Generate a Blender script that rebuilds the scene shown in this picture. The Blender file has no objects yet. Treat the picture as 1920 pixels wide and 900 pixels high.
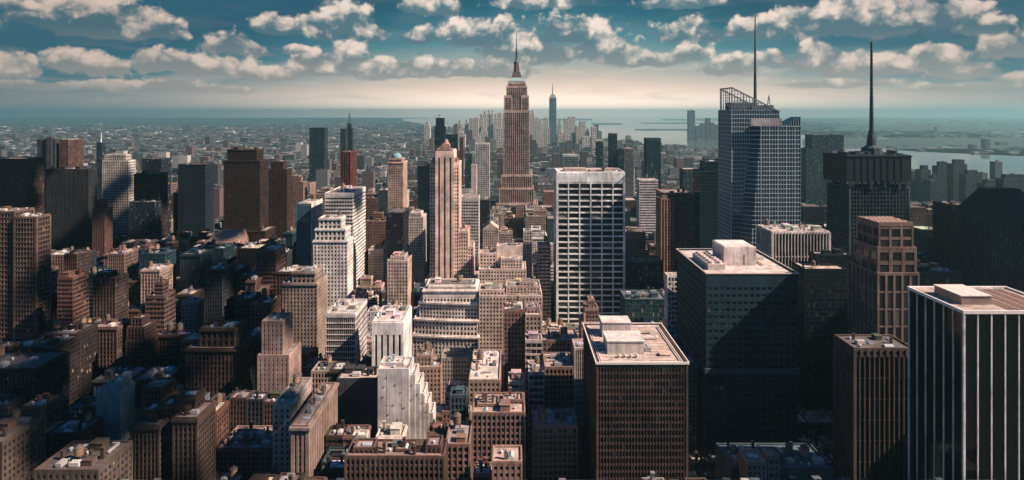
import bpy, bmesh, math, random
from mathutils import Vector
R = math.radians
PI = math.pi
SC = bpy.context.scene
COL = SC.collection
F = 1100.0        # focal length in photograph pixels (1920 wide)
HC = 260.0        # camera height, metres
HOR = 212.0       # row of the horizon in the photograph
rng = random.Random(7)

def lin(r, g, b):
    f = lambda c: (c / 255 / 12.92) if c / 255 <= 0.04045 else ((c / 255 + 0.055) / 1.055) ** 2.4
    return (f(r), f(g), f(b), 1.0)

# ---------------------------------------------------------------- camera
cam = bpy.data.cameras.new('camera')
co = bpy.data.objects.new('camera', cam)
COL.objects.link(co)
co.location = (0, 0, HC)
co.rotation_euler = (R(90), 0, 0)
cam.sensor_width = 36
cam.lens = 36 * F / 1920
cam.shift_y = -(450 - HOR) / 1920
cam.clip_start = 1
cam.clip_end = 400000
SC.camera = co
SC.render.engine = 'CYCLES'
try:
    SC.cycles.use_denoising = True
    SC.cycles.denoiser = 'OPENIMAGEDENOISE'
except Exception:
    pass
SC.cycles.max_bounces = 6
SC.cycles.diffuse_bounces = 2
SC.cycles.glossy_bounces = 2
SC.cycles.volume_bounces = 4
SC.cycles.sample_clamp_indirect = 4
SC.cycles.use_adaptive_sampling = False
SC.view_settings.view_transform = 'Standard'
SC.view_settings.look = 'None'
SC.view_settings.exposure = 1.0
SC.view_settings.gamma = 1.0
SC.view_settings.use_curve_mapping = False

# ---------------------------------------------------------------- node helper
class NT:
    def __init__(s, tree):
        s.t = tree
    def n(s, typ, **kw):
        ins = kw.pop('ins', {})
        nd = s.t.nodes.new(typ)
        for k, v in kw.items():
            setattr(nd, k, v)
        for k, v in ins.items():
            s.set(nd.inputs[k], v)
        return nd
    def set(s, sock, v):
        if isinstance(v, bpy.types.NodeSocket):
            s.t.links.new(v, sock)
        else:
            sock.default_value = v
    def m(s, op, a, b=None, c=None, clamp=False):
        nd = s.t.nodes.new('ShaderNodeMath')
        nd.operation = op
        nd.use_clamp = clamp
        for i, v in enumerate((a, b, c)):
            if v is not None:
                s.set(nd.inputs[i], v)
        return nd.outputs[0]
    def v(s, op, a, b=None, out=0):
        nd = s.t.nodes.new('ShaderNodeVectorMath')
        nd.operation = op
        for i, x in enumerate((a, b)):
            if x is not None:
                s.set(nd.inputs[i], x)
        return nd.outputs[out]
    def mix(s, f, a, b, bt='MIX'):
        nd = s.t.nodes.new('ShaderNodeMix')
        nd.data_type = 'RGBA'
        nd.blend_type = bt
        s.set(nd.inputs[0], f)
        s.set(nd.inputs[6], a)
        s.set(nd.inputs[7], b)
        return nd.outputs[2]
    def rng(s, v, a, b, c, d, smooth=False):
        nd = s.t.nodes.new('ShaderNodeMapRange')
        if smooth:
            nd.interpolation_type = 'SMOOTHSTEP'
        for i, x in enumerate((v, a, b, c, d)):
            s.set(nd.inputs[i], x)
        return nd.outputs[0]
    def ramp(s, v, pts):
        nd = s.t.nodes.new('ShaderNodeValToRGB')
        e = nd.color_ramp.elements
        while len(e) < len(pts):
            e.new(0.5)
        for i, (p, c) in enumerate(pts):
            e[i].position = p
            e[i].color = c
        s.set(nd.inputs[0], v)
        return nd.outputs[0]

# ---------------------------------------------------------------- sky and clouds
SUN_AZ, SUN_EL = R(106), R(42)
world = bpy.data.worlds.new("World")
SC.world = world
world.use_nodes = True
W_ = world.node_tree
for nd in list(W_.nodes):
    W_.nodes.remove(nd)
w = NT(W_)
sky = w.n('ShaderNodeTexSky', sky_type='NISHITA', sun_disc=False)
sky.sun_elevation = SUN_EL
sky.sun_rotation = SUN_AZ
sky.altitude = 260
sky.air_density = 1.0
sky.dust_density = 2.5
sky.ozone_density = 2.0
geo = w.n('ShaderNodeTexCoord')
sep = w.n('ShaderNodeSeparateXYZ', ins={0: geo.outputs['Generated']})
DX, DY, DZ = sep.outputs
AZ = w.m('ARCTAN2', DX, DY)
EL = w.m('ARCSINE', DZ)
AE = w.n('ShaderNodeCombineXYZ', ins={0: AZ, 1: EL, 2: 0.0}).outputs[0]

CLOUDS = [(90,32,55,20),(150,22,75,36),(215,36,75,32),(285,52,55,22),(190,60,80,12),(20,10,60,10),(180,44,120,26),(1625,44,110,30),(1560,30,50,22),
 (518,50,36,18),(600,50,45,22),(652,42,46,30),(690,60,28,16),(438,84,42,22),(470,95,28,14),(550,94,26,9),
 (25,125,35,25),(130,118,35,22),(185,126,50,22),(232,130,20,12),(300,115,50,24),(350,125,55,20),(430,126,45,18),
 (500,140,45,12),(590,113,40,16),(585,132,45,12),(652,106,32,24),(700,130,60,20),(765,128,50,18),(850,128,60,18),(930,130,60,18),
 (790,68,32,15),(905,64,65,26),(955,90,60,22),(808,12,48,16),(1010,5,75,12),(1270,6,70,12),
 (1068,60,60,26),(1000,100,70,24),(1130,90,55,26),(1190,108,50,16),(1295,100,30,16),(1240,112,40,12),
 (1295,60,55,24),(1388,52,24,14),(1440,50,45,22),(1490,36,35,22),(1535,55,45,16),
 (1600,18,60,28),(1690,25,75,28),(1785,30,55,25),(1840,50,45,18),(1650,46,95,16),
 (1370,125,45,18),(1440,112,40,16),(1530,108,45,28),(1590,125,50,22),(1660,125,55,20),(1765,112,60,20),(1745,95,30,12),(1800,132,60,18),
 (1882,88,45,26),(1905,150,40,12),(60,160,80,9),(215,161,65,9),(320,160,50,12),(410,168,70,8),(1560,158,90,9),(1800,165,90,8)]

def cloud_group():
    # every cumulus is a heap of puffs with a flattened base; H is the height within the cloud, used to light its top and shade its base
    g = bpy.data.node_groups.new('cloud_field', 'ShaderNodeTree')
    g.interface.new_socket('P', in_out='INPUT', socket_type='NodeSocketVector')
    for nm in ('D', 'H', 'B'):
        g.interface.new_socket(nm, in_out='OUTPUT', socket_type='NodeSocketFloat')
    t = NT(g)
    gi = g.nodes.new('NodeGroupInput'); go = g.nodes.new('NodeGroupOutput')
    P = gi.outputs[0]
    wn = t.n('ShaderNodeTexNoise', ins={'Vector': P, 'Scale': 26.0, 'Detail': 2.0, 'Roughness': 0.5})
    Q = t.v('ADD', P, t.v('MULTIPLY', t.v('SUBTRACT', wn.outputs['Color'], (.5, .5, .5)), (.030, .012, 0)))
    cur = num = den = None
    for (x, y, a, b) in CLOUDS:
        az = math.atan((x - 960) / F); c = math.cos(az)
        el = math.atan((HOR - y - b * .25) / F * c)
        ra, rb = a / F * c * c * 1.42, b / F * c * 1.70
        dv = t.v('MULTIPLY', t.v('SUBTRACT', Q, (az, el, 0)), (1 / ra, 1 / rb, 0))
        sp = t.n('ShaderNodeSeparateXYZ', ins={0: dv})
        yy = t.m('MAXIMUM', sp.outputs[1], t.m('MULTIPLY', sp.outputs[1], -2.1))
        d = t.m('SQRT', t.m('MULTIPLY_ADD', sp.outputs[0], sp.outputs[0], t.m('MULTIPLY', yy, yy)))
        wgt = t.m('EXPONENT', t.m('MULTIPLY', t.m('MULTIPLY', d, d), -3.0))
        if cur is None:
            cur, num, den = d, t.m('MULTIPLY', wgt, sp.outputs[1]), wgt
        else:
            cur = t.m('SMOOTH_MIN', cur, d, 0.2)
            num = t.m('MULTIPLY_ADD', wgt, sp.outputs[1], num); den = t.m('ADD', den, wgt)
    H = t.m('DIVIDE', num, t.m('ADD', den, .002))
    # generic cumulus over the rest of the sky, above and beside what the photograph shows
    gn = t.n('ShaderNodeTexNoise', ins={'Vector': t.v('MULTIPLY', P, (1, 1.8, 1)), 'Scale': 3.0, 'Detail': 2.0})
    spx = t.n('ShaderNodeSeparateXYZ', ins={0: P})
    outside = t.rng(spx.outputs[1], .20, .26, 0, 1)
    outx = t.rng(t.m('ABSOLUTE', spx.outputs[0]), .76, .85, 0, 1)
    gen = t.m('MULTIPLY', t.m('MAXIMUM', outside, outx), t.rng(gn.outputs[0], .46, .72, 0, 1.2))
    base = t.m('MAXIMUM', t.m('SUBTRACT', 1.36, cur), t.m('SUBTRACT', gen, .3))
    n1 = t.n('ShaderNodeTexNoise', ins={'Vector': P, 'Scale': 60.0, 'Detail': 6.0, 'Roughness': 0.6}).outputs[0]
    vo = t.n('ShaderNodeTexVoronoi', feature='SMOOTH_F1', ins={'Vector': t.v('MULTIPLY', Q, (1, 1.15, 1)), 'Scale': 30.0, 'Detail': 4.0, 'Roughness': .55, 'Smoothness': .7}).outputs[0]
    B = t.m('ADD', t.m('MULTIPLY', t.m('SUBTRACT', .52, vo), 1.0), t.m('MULTIPLY', t.m('SUBTRACT', n1, .5), .55))
    g.links.new(t.m('MULTIPLY_ADD', B, .66, base), go.inputs[0])
    g.links.new(H, go.inputs[1])
    g.links.new(B, go.inputs[2])
    return g
cg = cloud_group()
nd = w.n('ShaderNodeGroup'); nd.node_tree = cg
w.t.links.new(AE, nd.inputs[0])
D0, HH, BB = nd.outputs
alpha = w.rng(D0, .0, .34, 0, 1, True)
low = w.rng(EL, .010, .05, 0.0, 1, True)
alpha = w.m('MULTIPLY', alpha, low)
rim = w.rng(w.m('ADD', HH, w.m('MULTIPLY', BB, 1.5)), -.85, .32, 0, 1, True)
# clear-sky colour: nishita, pulled to the photograph's teal above and peach at the horizon
azn = w.m('DIVIDE', w.m('SUBTRACT', AZ, .05), .50)
gl = w.m('EXPONENT', w.m('MULTIPLY', -1.0, w.m('MULTIPLY', azn, azn)))
hgt = w.m('DIVIDE', EL, w.m('ADD', .034, w.m('MULTIPLY', gl, .066)))
S = lambda r, g, b: tuple(c * 5.0 for c in lin(r, g, b)[:3]) + (1,)
skyc = w.ramp(w.m('DIVIDE', hgt, 2.2), [(0.0, lin(255, 232, 212)), (.20, lin(240, 212, 192)), (.40, lin(160, 172, 168)), (.58, lin(80, 136, 144)), (.80, lin(22, 98, 116)), (1.0, lin(8, 78, 98))])
side = w.rng(w.m('ABSOLUTE', w.m('ADD', AZ, -.09)), .12, .85, 0, 1, True)
skyc = w.mix(w.m('MULTIPLY', side, .75), skyc, lin(26, 88, 106))
skyc = w.mix(1.0, skyc, (5.0, 5.0, 5.0, 1), 'MULTIPLY')
skyc = w.mix(0.04, skyc, sky.outputs[0])
# bright thin veil of sunlit air low over the bay
e2 = w.m('DIVIDE', EL, .034)
glow = w.m('MULTIPLY_ADD', w.m('MULTIPLY', gl, w.m('EXPONENT', w.m('MULTIPLY', -1.0, w.m('MULTIPLY', e2, e2)))), 1.3, 1.0)
skyc = w.mix(1.0, skyc, w.n('ShaderNodeCombineXYZ', ins={0: glow, 1: glow, 2: glow}).outputs[0], 'MULTIPLY')
ccl = w.mix(rim, S(92, 124, 134), S(255, 236, 220))
ccl = w.mix(w.m('MULTIPLY', side, .45), ccl, w.mix(rim, S(40, 78, 96), S(214, 176, 158)))
ccl = w.mix(w.rng(EL, .12, .02, 0, .55), ccl, S(232, 208, 190))
ccl = w.mix(w.m('MULTIPLY', side, .2), ccl, S(80, 100, 110))
# thin veils and low far-off banks of cloud between the cumulus and the horizon
bank = w.n('ShaderNodeTexNoise', ins={'Vector': w.v('MULTIPLY', AE, (9, 62, 1)), 'Scale': 1.0, 'Detail': 7.0, 'Roughness': .62, 'Distortion': .4}).outputs[0]
bank = w.m('MULTIPLY', w.rng(bank, .44, .68, 0, 1, True), w.m('MULTIPLY', w.rng(EL, .012, .03, 0, 1, True), w.rng(EL, .11, .04, .08, 1, True)))
skyc = w.mix(w.m('MULTIPLY', bank, .62), skyc, w.mix(side, S(246, 222, 204), S(150, 152, 152)))
col = w.mix(w.m('MULTIPLY', alpha, .96), skyc, ccl)
# overhead and behind the camera: flat blue added to tint the fill light on fronts
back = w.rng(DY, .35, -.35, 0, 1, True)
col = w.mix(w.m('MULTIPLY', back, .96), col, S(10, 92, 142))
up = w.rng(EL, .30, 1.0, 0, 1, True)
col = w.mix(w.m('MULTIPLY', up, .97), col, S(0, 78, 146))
col = w.mix(w.rng(EL, -.010, -.02, 0, 1), col, S(20, 50, 70))
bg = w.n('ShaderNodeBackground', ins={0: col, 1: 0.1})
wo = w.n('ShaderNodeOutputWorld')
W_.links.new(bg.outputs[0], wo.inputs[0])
world.cycles.sampling_method = 'MANUAL'
world.cycles.sample_map_resolution = 512

sl = bpy.data.lights.new('sun', 'SUN')
sl.energy = 5.0
sl.angle = R(0.53)
sl.color = (1.0, .80, .68)
so = bpy.data.objects.new('sun', sl)
COL.objects.link(so)
sv = Vector((math.sin(SUN_AZ) * math.cos(SUN_EL), math.cos(SUN_AZ) * math.cos(SUN_EL), math.sin(SUN_EL)))
so.rotation_euler = sv.to_track_quat('Z', 'Y').to_euler()
so.location = (0, 0, 900)

# ---------------------------------------------------------------- materials
def mat(name):
    m = bpy.data.materials.new(name)
    m.use_nodes = True
    t = NT(m.node_tree)
    b = m.node_tree.nodes['Principled BSDF']
    return m, t, b
def objcol(t):
    return t.n('ShaderNodeObjectInfo').outputs['Color']
def m_masonry():
    m, t, b = mat('masonry')
    P = t.n('ShaderNodeTexCoord').outputs['Object']
    n1 = t.n('ShaderNodeTexNoise', ins={'Vector': P, 'Scale': .07, 'Detail': 5.0, 'Roughness': .65}).outputs[0]
    n2 = t.n('ShaderNodeTexNoise', ins={'Vector': t.v('MULTIPLY', P, (.6, .6, .05)), 'Scale': 1.0, 'Detail': 4.0}).outputs[0]
    n3 = t.n('ShaderNodeTexNoise', ins={'Vector': P, 'Scale': 2.2, 'Detail': 2.0}).outputs[0]
    k = t.m('MULTIPLY', t.rng(n1, .32, .68, .5, 1.25), t.m('MULTIPLY', t.rng(n2, .35, .7, 1.08, .74), t.rng(n3, .3, .7, .86, 1.12)))
    c = t.n('ShaderNodeCombineXYZ', ins={0: k, 1: k, 2: k}).outputs[0]
    t.set(b.inputs['Base Color'], t.mix(1.0, objcol(t), c, 'MULTIPLY'))
    b.inputs['Roughness'].default_value = .85
    b.inputs['Specular IOR Level'].default_value = .25
    return m
def m_glass():
    m, t, b = mat('window_glass')
    uv = t.n('ShaderNodeUVMap').outputs[0]
    oi = t.n('ShaderNodeObjectInfo')
    cell = t.v('FLOOR', uv)
    wn = t.n('ShaderNodeTexWhiteNoise', noise_dimensions='4D', ins={'Vector': cell, 'W': oi.outputs['Random']})
    r = wn.outputs[0]
    blind = t.m('MULTIPLY', t.rng(r, .93, .94, 0, 1), t.rng(t.n('ShaderNodeRGBToBW', ins={0: oi.outputs['Color']}).outputs[0], .008, .02, .15, .9))
    sh = t.rng(t.n('ShaderNodeTexWhiteNoise', noise_dimensions='4D', ins={'Vector': cell, 'W': 3.7}).outputs[0], 0, 1, .25, 1.0)
    warm = t.mix(sh, (.02, .02, .02, 1), (.34, .27, .21, 1))
    dark = t.mix(1.0, oi.outputs['Color'], t.ramp(r, [(0, (.5, .5, .5, 1)), (.8, (1.5, 1.5, 1.5, 1))]), 'MULTIPLY')
    t.set(b.inputs['Base Color'], t.mix(blind, dark, warm))
    t.set(b.inputs['Roughness'], t.rng(r, 0, 1, .06, .26))
    b.inputs['Specular IOR Level'].default_value = .35
    nb = t.n('ShaderNodeTexNoise', ins={'Vector': t.n('ShaderNodeTexCoord').outputs['Object'], 'Scale': .35, 'Detail': 2.0})
    bp = t.n('ShaderNodeBump', ins={'Strength': .12, 'Distance': .4, 'Height': nb.outputs[0]})
    t.set(b.inputs['Normal'], bp.outputs[0])
    return m
def m_pane():
    m, t, b = mat('window_pane')
    t.set(b.inputs['Base Color'], objcol(t))
    b.inputs['Roughness'].default_value = .08
    b.inputs['Specular IOR Level'].default_value = .25
    return m
def m_curtain():
    m, t, b = mat('curtain_glass')
    oi = t.n('ShaderNodeObjectInfo')
    P = t.n('ShaderNodeTexCoord').outputs['Object']
    n1 = t.n('ShaderNodeTexNoise', ins={'Vector': P, 'Scale': .05, 'Detail': 3.0}).outputs[0]
    k = t.rng(n1, .3, .7, .75, 1.3)
    c = t.n('ShaderNodeCombineXYZ', ins={0: k, 1: k, 2: k}).outputs[0]
    t.set(b.inputs['Base Color'], t.mix(1.0, oi.outputs['Color'], c, 'MULTIPLY'))
    b.inputs['Roughness'].default_value = .1
    b.inputs['Metallic'].default_value = .35
    bp = t.n('ShaderNodeBump', ins={'Strength': .15, 'Distance': .5, 'Height': t.n('ShaderNodeTexNoise', ins={'Vector': P, 'Scale': .22, 'Detail': 2.0}).outputs[0]})
    t.set(b.inputs['Normal'], bp.outputs[0])
    return m
def m_roof():
    m, t, b = mat('roofing')
    P = t.n('ShaderNodeTexCoord').outputs['Object']
    n1 = t.n('ShaderNodeTexNoise', ins={'Vector': P, 'Scale': .12, 'Detail': 6.0, 'Roughness': .7}).outputs[0]
    n2 = t.n('ShaderNodeTexBrick', ins={'Vector': P, 'Scale': .12, 'Mortar Size': .012, 'Color1': (1, 1, 1, 1), 'Color2': (.8, .8, .8, 1), 'Mortar': (.45, .45, .45, 1)}).outputs[0]
    n3 = t.n('ShaderNodeTexVoronoi', ins={'Vector': P, 'Scale': .22}).outputs['Color']
    k = t.rng(n1, .32, .68, .55, 1.25)
    c = t.n('ShaderNodeCombineXYZ', ins={0: k, 1: k, 2: k}).outputs[0]
    c = t.mix(1.0, t.mix(1.0, objcol(t), c, 'MULTIPLY'), n2, 'MULTIPLY')
    bw = t.n('ShaderNodeRGBToBW', ins={0: n3}).outputs[0]
    t.set(b.inputs['Base Color'], t.mix(t.rng(bw, .35, .3, 0, .35), c, (.08, .06, .055, 1)))
    b.inputs['Roughness'].default_value = .9
    return m
def m_metal():
    m, t, b = mat('painted_metal')
    P = t.n('ShaderNodeTexCoord').outputs['Object']
    n1 = t.n('ShaderNodeTexNoise', ins={'Vector': P, 'Scale': .9, 'Detail': 4.0}).outputs[0]
    k = t.rng(n1, .3, .7, .8, 1.12)
    c = t.n('ShaderNodeCombineXYZ', ins={0: k, 1: k, 2: k}).outputs[0]
    t.set(b.inputs['Base Color'], t.mix(1.0, objcol(t), c, 'MULTIPLY'))
    b.inputs['Roughness'].default_value = .6
    b.inputs['Specular IOR Level'].default_value = .2
    return m
def m_far():
    m, t, b = mat('far_masonry')
    g = t.n('ShaderNodeNewGeometry')
    r = g.outputs['Random Per Island']
    base = t.ramp(r, [(0, (.02, .035, .04, 1)), (.25, (.08, .05, .042, 1)), (.45, (.15, .10, .085, 1)), (.65, (.03, .065, .075, 1)), (.88, (.20, .20, .19, 1)), (1, (.66, .62, .56, 1))])
    P = t.n('ShaderNodeTexCoord').outputs['Object']
    sp = t.n('ShaderNodeSeparateXYZ', ins={0: P})
    fz = t.m('FRACT', t.m('DIVIDE', sp.outputs[2], 3.6))
    fx = t.m('FRACT', t.m('DIVIDE', t.m('ADD', sp.outputs[0], sp.outputs[1]), 3.1))
    win = t.m('MULTIPLY', t.m('GREATER_THAN', fz, .42), t.m('GREATER_THAN', fx, .40))
    nz = t.n('ShaderNodeSeparateXYZ', ins={0: g.outputs['Normal']}).outputs[2]
    wall = t.m('LESS_THAN', nz, .5)
    c = t.mix(t.m('MULTIPLY', win, wall), base, (.02, .028, .035, 1))
    rr = t.m('FRACT', t.m('MULTIPLY', r, 17.3))
    roof = t.ramp(rr, [(0, (.015, .03, .035, 1)), (.5, (.035, .055, .06, 1)), (.88, (.12, .125, .125, 1)), (1, (.55, .50, .45, 1))])
    nn = t.n('ShaderNodeTexNoise', ins={'Vector': P, 'Scale': .15, 'Detail': 4.0}).outputs[0]
    roof = t.mix(t.rng(nn, .4, .6, 0, .5), roof, (.05, .05, .05, 1))
    t.set(b.inputs['Base Color'], t.mix(wall, roof, c))
    b.inputs['Roughness'].default_value = .8
    return m
def m_ground(name, ca, cb, scale, rough=.95):
    m, t, b = mat(name)
    P = t.n('ShaderNodeTexCoord').outputs['Object']
    n1 = t.n('ShaderNodeTexNoise', ins={'Vector': P, 'Scale': scale, 'Detail': 8.0, 'Roughness': .65}).outputs[0]
    t.set(b.inputs['Base Color'], t.mix(t.rng(n1, .35, .65, 0, 1), ca, cb))
    b.inputs['Roughness'].default_value = rough
    return m
def m_water():
    m, t, b = mat('water')
    b.inputs['Base Color'].default_value = (.10, .13, .13, 1)
    P = t.n('ShaderNodeTexCoord').outputs['Object']
    n1 = t.n('ShaderNodeTexNoise', ins={'Vector': P, 'Scale': .02, 'Detail': 5.0})
    n2 = t.n('ShaderNodeTexNoise', ins={'Vector': t.v('MULTIPLY', P, (1, .3, 1)), 'Scale': .0012, 'Detail': 4.0}).outputs[0]
    t.set(b.inputs['Roughness'], t.rng(n2, .35, .65, .02, .07))
    bp = t.n('ShaderNodeBump', ins={'Strength': .03, 'Distance': 2.0, 'Height': n1.outputs[0]})
    t.set(b.inputs['Normal'], bp.outputs[0])
    return m
M = dict(wall=m_masonry(), glass=m_glass(), pane=m_pane(), curtain=m_curtain(), roof=m_roof(), metal=m_metal(), far=m_far(),
         asphalt=m_ground('asphalt', (.035, .035, .038, 1), (.065, .06, .058, 1), .05),
         land=m_ground('far_land', (.010, .034, .038, 1), (.045, .06, .055, 1), .0016),
         woods=m_ground('woodland', (.006, .026, .026, 1), (.02, .045, .038, 1), .004),
         pave=m_ground('pavement', (.14, .125, .115, 1), (.22, .2, .18, 1), .2),
         paint=m_ground('road_paint', (.55, .55, .52, 1), (.7, .7, .66, 1), .5),
         leaf=m_ground('foliage', (.02, .04, .018, 1), (.06, .085, .035, 1), .6),
         water=m_water())

# ---------------------------------------------------------------- mesh builder
def offset(plan, d):
    n = len(plan); out = []
    for i in range(n):
        p0, p1, p2 = plan[i - 1], plan[i], plan[(i + 1) % n]
        a = Vector((p1[0] - p0[0], p1[1] - p0[1])).normalized()
        b = Vector((p2[0] - p1[0], p2[1] - p1[1])).normalized()
        na, nb = Vector((a.y, -a.x)), Vector((b.y, -b.x))
        s = na + nb
        k = d * 2 / max(s.length_squared, .3)
        out.append((p1[0] + s.x * k, p1[1] + s.y * k))
    return out
def rect(x0, x1, y0, y1):
    return [(x0, y0), (x1, y0), (x1, y1), (x0, y1)]
class MB:
    def __init__(s):
        s.v = []; s.f = []; s.uv = []
    def quad(s, a, b, c, d, uv=None):
        i = len(s.v); s.v += [a, b, c, d]; s.f.append((i, i + 1, i + 2, i + 3)); s.uv.append(uv)
    def prism(s, plan, z0, z1, uvb=None, top=True, plan2=None):
        n = len(plan); i = len(s.v)
        p2 = plan2 or plan
        s.v += [(x, y, z0) for x, y in plan] + [(x, y, z1) for x, y in p2]
        u = 0
        for k in range(n):
            j = (k + 1) % n
            s.f.append((i + k, i + j, i + n + j, i + n + k))
            if uvb:
                L = math.dist(plan[k], plan[j]); du = max(1, round(L / uvb[0])); dv = (z1 - z0) / uvb[1]
                s.uv.append([(u, -dv), (u + du, -dv), (u + du, 0), (u, 0)]); u += du + 3
            else:
                s.uv.append(None)
        if top:
            s.f.append(tuple(range(i + n, i + 2 * n))); s.uv.append(None)
            s.f.append(tuple(reversed(range(i, i + n)))); s.uv.append(None)
    def ring(s, po, pi_, z0, z1):
        n = len(po); i = len(s.v)
        s.v += [(x, y, z0) for x, y in po] + [(x, y, z1) for x, y in po] + [(x, y, z1) for x, y in pi_] + [(x, y, z0) for x, y in pi_]
        for k in range(n):
            j = (k + 1) % n
            for a, b in ((0, 1), (1, 2), (3, 0), (2, 3)):
                s.f.append((i + a * n + k, i + a * n + j, i + b * n + j, i + b * n + k)); s.uv.append(None)
    def box(s, x0, x1, y0, y1, z0, z1):
        s.prism(rect(x0, x1, y0, y1), z0, z1)
    def cyl(s, x, y, r0, z0, z1, r1=None, n=10):
        r1 = r0 if r1 is None else r1
        P = [(x + r0 * math.cos(2 * PI * k / n), y + r0 * math.sin(2 * PI * k / n)) for k in range(n)]
        Q = [(x + r1 * math.cos(2 * PI * k / n), y + r1 * math.sin(2 * PI * k / n)) for k in range(n)]
        s.prism(P, z0, z1, plan2=Q)
    def bar(s, a, b, t):
        a, b = Vector(a), Vector(b); d = (b - a).normalized()
        u = d.cross(Vector((0, 1, 0.01))).normalized() * t / 2; v_ = d.cross(u).normalized() * t / 2
        i = len(s.v)
        for p in (a, b):
            for q in (-u - v_, u - v_, u + v_, -u + v_):
                s.v.append(tuple(p + q))
        for f in ((0, 1, 5, 4), (1, 2, 6, 5), (2, 3, 7, 6), (3, 0, 4, 7), (3, 2, 1, 0), (4, 5, 6, 7)):
            s.f.append(tuple(i + k for k in f)); s.uv.append(None)
    def mesh(s, name, m, org=(0, 0, 0)):
        me = bpy.data.meshes.new(name)
        ox, oy, oz = org
        me.from_pydata([(a - ox, b - oy, c - oz) for a, b, c in s.v], [], s.f)
        if any(s.uv):
            L = me.uv_layers.new(name='UVMap').data
            flat = []
            for f, u in zip(s.f, s.uv):
                for q in (u or [(0, 0)] * len(f)):
                    flat += [q[0], q[1]]
            L.foreach_set('uv', flat)
        me.materials.append(m)
        return me
    def build(s, name, m, parent=None, color=None, org=None):
        if not s.v:
            return None
        if org is None:
            org = tuple(parent['_o']) if parent is not None else (0, 0, 0)
        o = bpy.data.objects.new(name, s.mesh(name, m, org))
        COL.objects.link(o)
        if parent is not None:
            o.parent = parent
        else:
            o.location = org
        if color:
            o.color = (*color[:3], 1)
        return o
def root(name, label, cat, loc, group=None):
    o = bpy.data.objects.new(name, None)
    COL.objects.link(o)
    o.location = loc
    o.empty_display_size = 5
    o['label'] = label; o['category'] = cat
    if group:
        o['group'] = group
    o['_o'] = tuple(loc)
    return o
def struct(o, kind='structure'):
    o['kind'] = kind
    return o

# pixel (photograph) -> metres at distance Y
def X_(px, Y): return (px - 960) * Y / F
def Z_(py, Y): return HC - (py - HOR) * Y / F
def PX(x, y): return 960 + x * F / y
def PY(z, y): return HOR + (HC - z) * F / y
def GP(px, py, z=0):
    Y = (HC - z) * F / (py - HOR)
    return (X_(px, Y), Y)

# ---------------------------------------------------------------- ground, water, land, streets
g = MB(); g.quad((-50000, -3000, 0), (50000, -3000, 0), (50000, 33000, 0), (-50000, 33000, 0))
struct(g.build('ground', M['land']))
a_ = MB(); a_.quad((-2600, 60, .05), (1350, 60, .05), (1350, 2900, .05), (-2600, 2900, .05))
struct(a_.build('road', M['asphalt']))
WATER = [(830, 240), (1100, 258), (1240, 272), (1370, 280), (1500, 307), (1700, 334), (1920, 347), (2400, 368),
         (2400, 288), (1920, 293), (1780, 287), (1700, 283), (1500, 252), (1300, 251), (1285, 243), (1380, 236), (1380, 229), (1500, 227), (1500, 222.9), (1250, 221.0),
         (1100, 220.9), (820, 221.1), (740, 223)]
def polysheet(pts, z, name, m, kind='structure'):
    bm = bmesh.new()
    vs = [bm.verts.new((*GP(x, y, z), z)) for x, y in pts]
    bm.faces.new(vs)
    bmesh.ops.triangulate(bm, faces=bm.faces[:])
    for f in bm.faces:
        if f.normal.z < 0:
            f.normal_flip()
    me = bpy.data.meshes.new(name); bm.to_mesh(me); bm.free(); me.materials.append(m)
    o = bpy.data.objects.new(name, me); COL.objects.link(o); o['kind'] = kind
    return o
polysheet(WATER, 1.0, 'water', M['water'])
def inpoly(px, py, poly):
    c = False; j = len(poly) - 1
    for i in range(len(poly)):
        (xi, yi), (xj, yj) = poly[i], poly[j]
        if (yi > py) != (yj > py) and px < (xj - xi) * (py - yi) / (yj - yi) + xi:
            c = not c
        j = i
    return c
# low ridges far off: closed wavy land forms of real height
def ridge(name, xa, xb, ya, yb, h, seed, m):
    r = random.Random(seed); nx, ny = 90, 6
    y0 = GP(0, ya)[1]; y1 = GP(0, yb)[1]
    ph = [r.uniform(0, 6.28) for _ in range(6)]
    vs, fs = [], []
    for j in range(ny + 1):
        Y = y0 + (y1 - y0) * j / ny
        for i in range(nx + 1):
            px = xa + (xb - xa) * i / nx; u = i / nx
            e = math.sin(PI * j / ny) * min(1, u * 9, (1 - u) * 9)
            hh = h * e * (.62 + .2 * math.sin(u * 11 + ph[0]) + .12 * math.sin(u * 29 + ph[1]) + .07 * math.sin(u * 71 + ph[2] + j))
            vs.append((X_(px, Y), Y, hh + 1.2 if e > 0 else -.6))
    for j in range(ny):
        for i in range(nx):
            k = j * (nx + 1) + i
            fs.append((k, k + 1, k + nx + 2, k + nx + 1))
    me = bpy.data.meshes.new(name); me.from_pydata(vs, [], fs); me.materials.append(m)
    for p in me.polygons: p.use_smooth = True
    o = bpy.data.objects.new(name, me); COL.objects.link(o); o['kind'] = 'structure'
ridge('hills', -700, 760, 227, 221.2, 60, 1, M['woods'])
ridge('hills', -600, 520, 238, 226, 45, 2, M['woods'])
ridge('hills', 1480, 2700, 226, 221.0, 70, 3, M['woods'])
ridge('hills', 1560, 2600, 246, 236, 55, 4, M['woods'])
ridge('hills', 1500, 2600, 280, 258, 30, 7, M['woods'])
ridge('island', 1108, 1168, 234, 231, 22, 5, M['woods'])
ridge('island', 1190, 1300, 245, 242, 14, 6, M['woods'])
ridge('island', 1200, 1330, 232, 230, 20, 8, M['woods'])
ridge('island', 1240, 1420, 226, 223.5, 40, 9, M['woods'])
ridge('island', 900, 1110, 226, 223, 30, 10, M['woods'])

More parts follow.
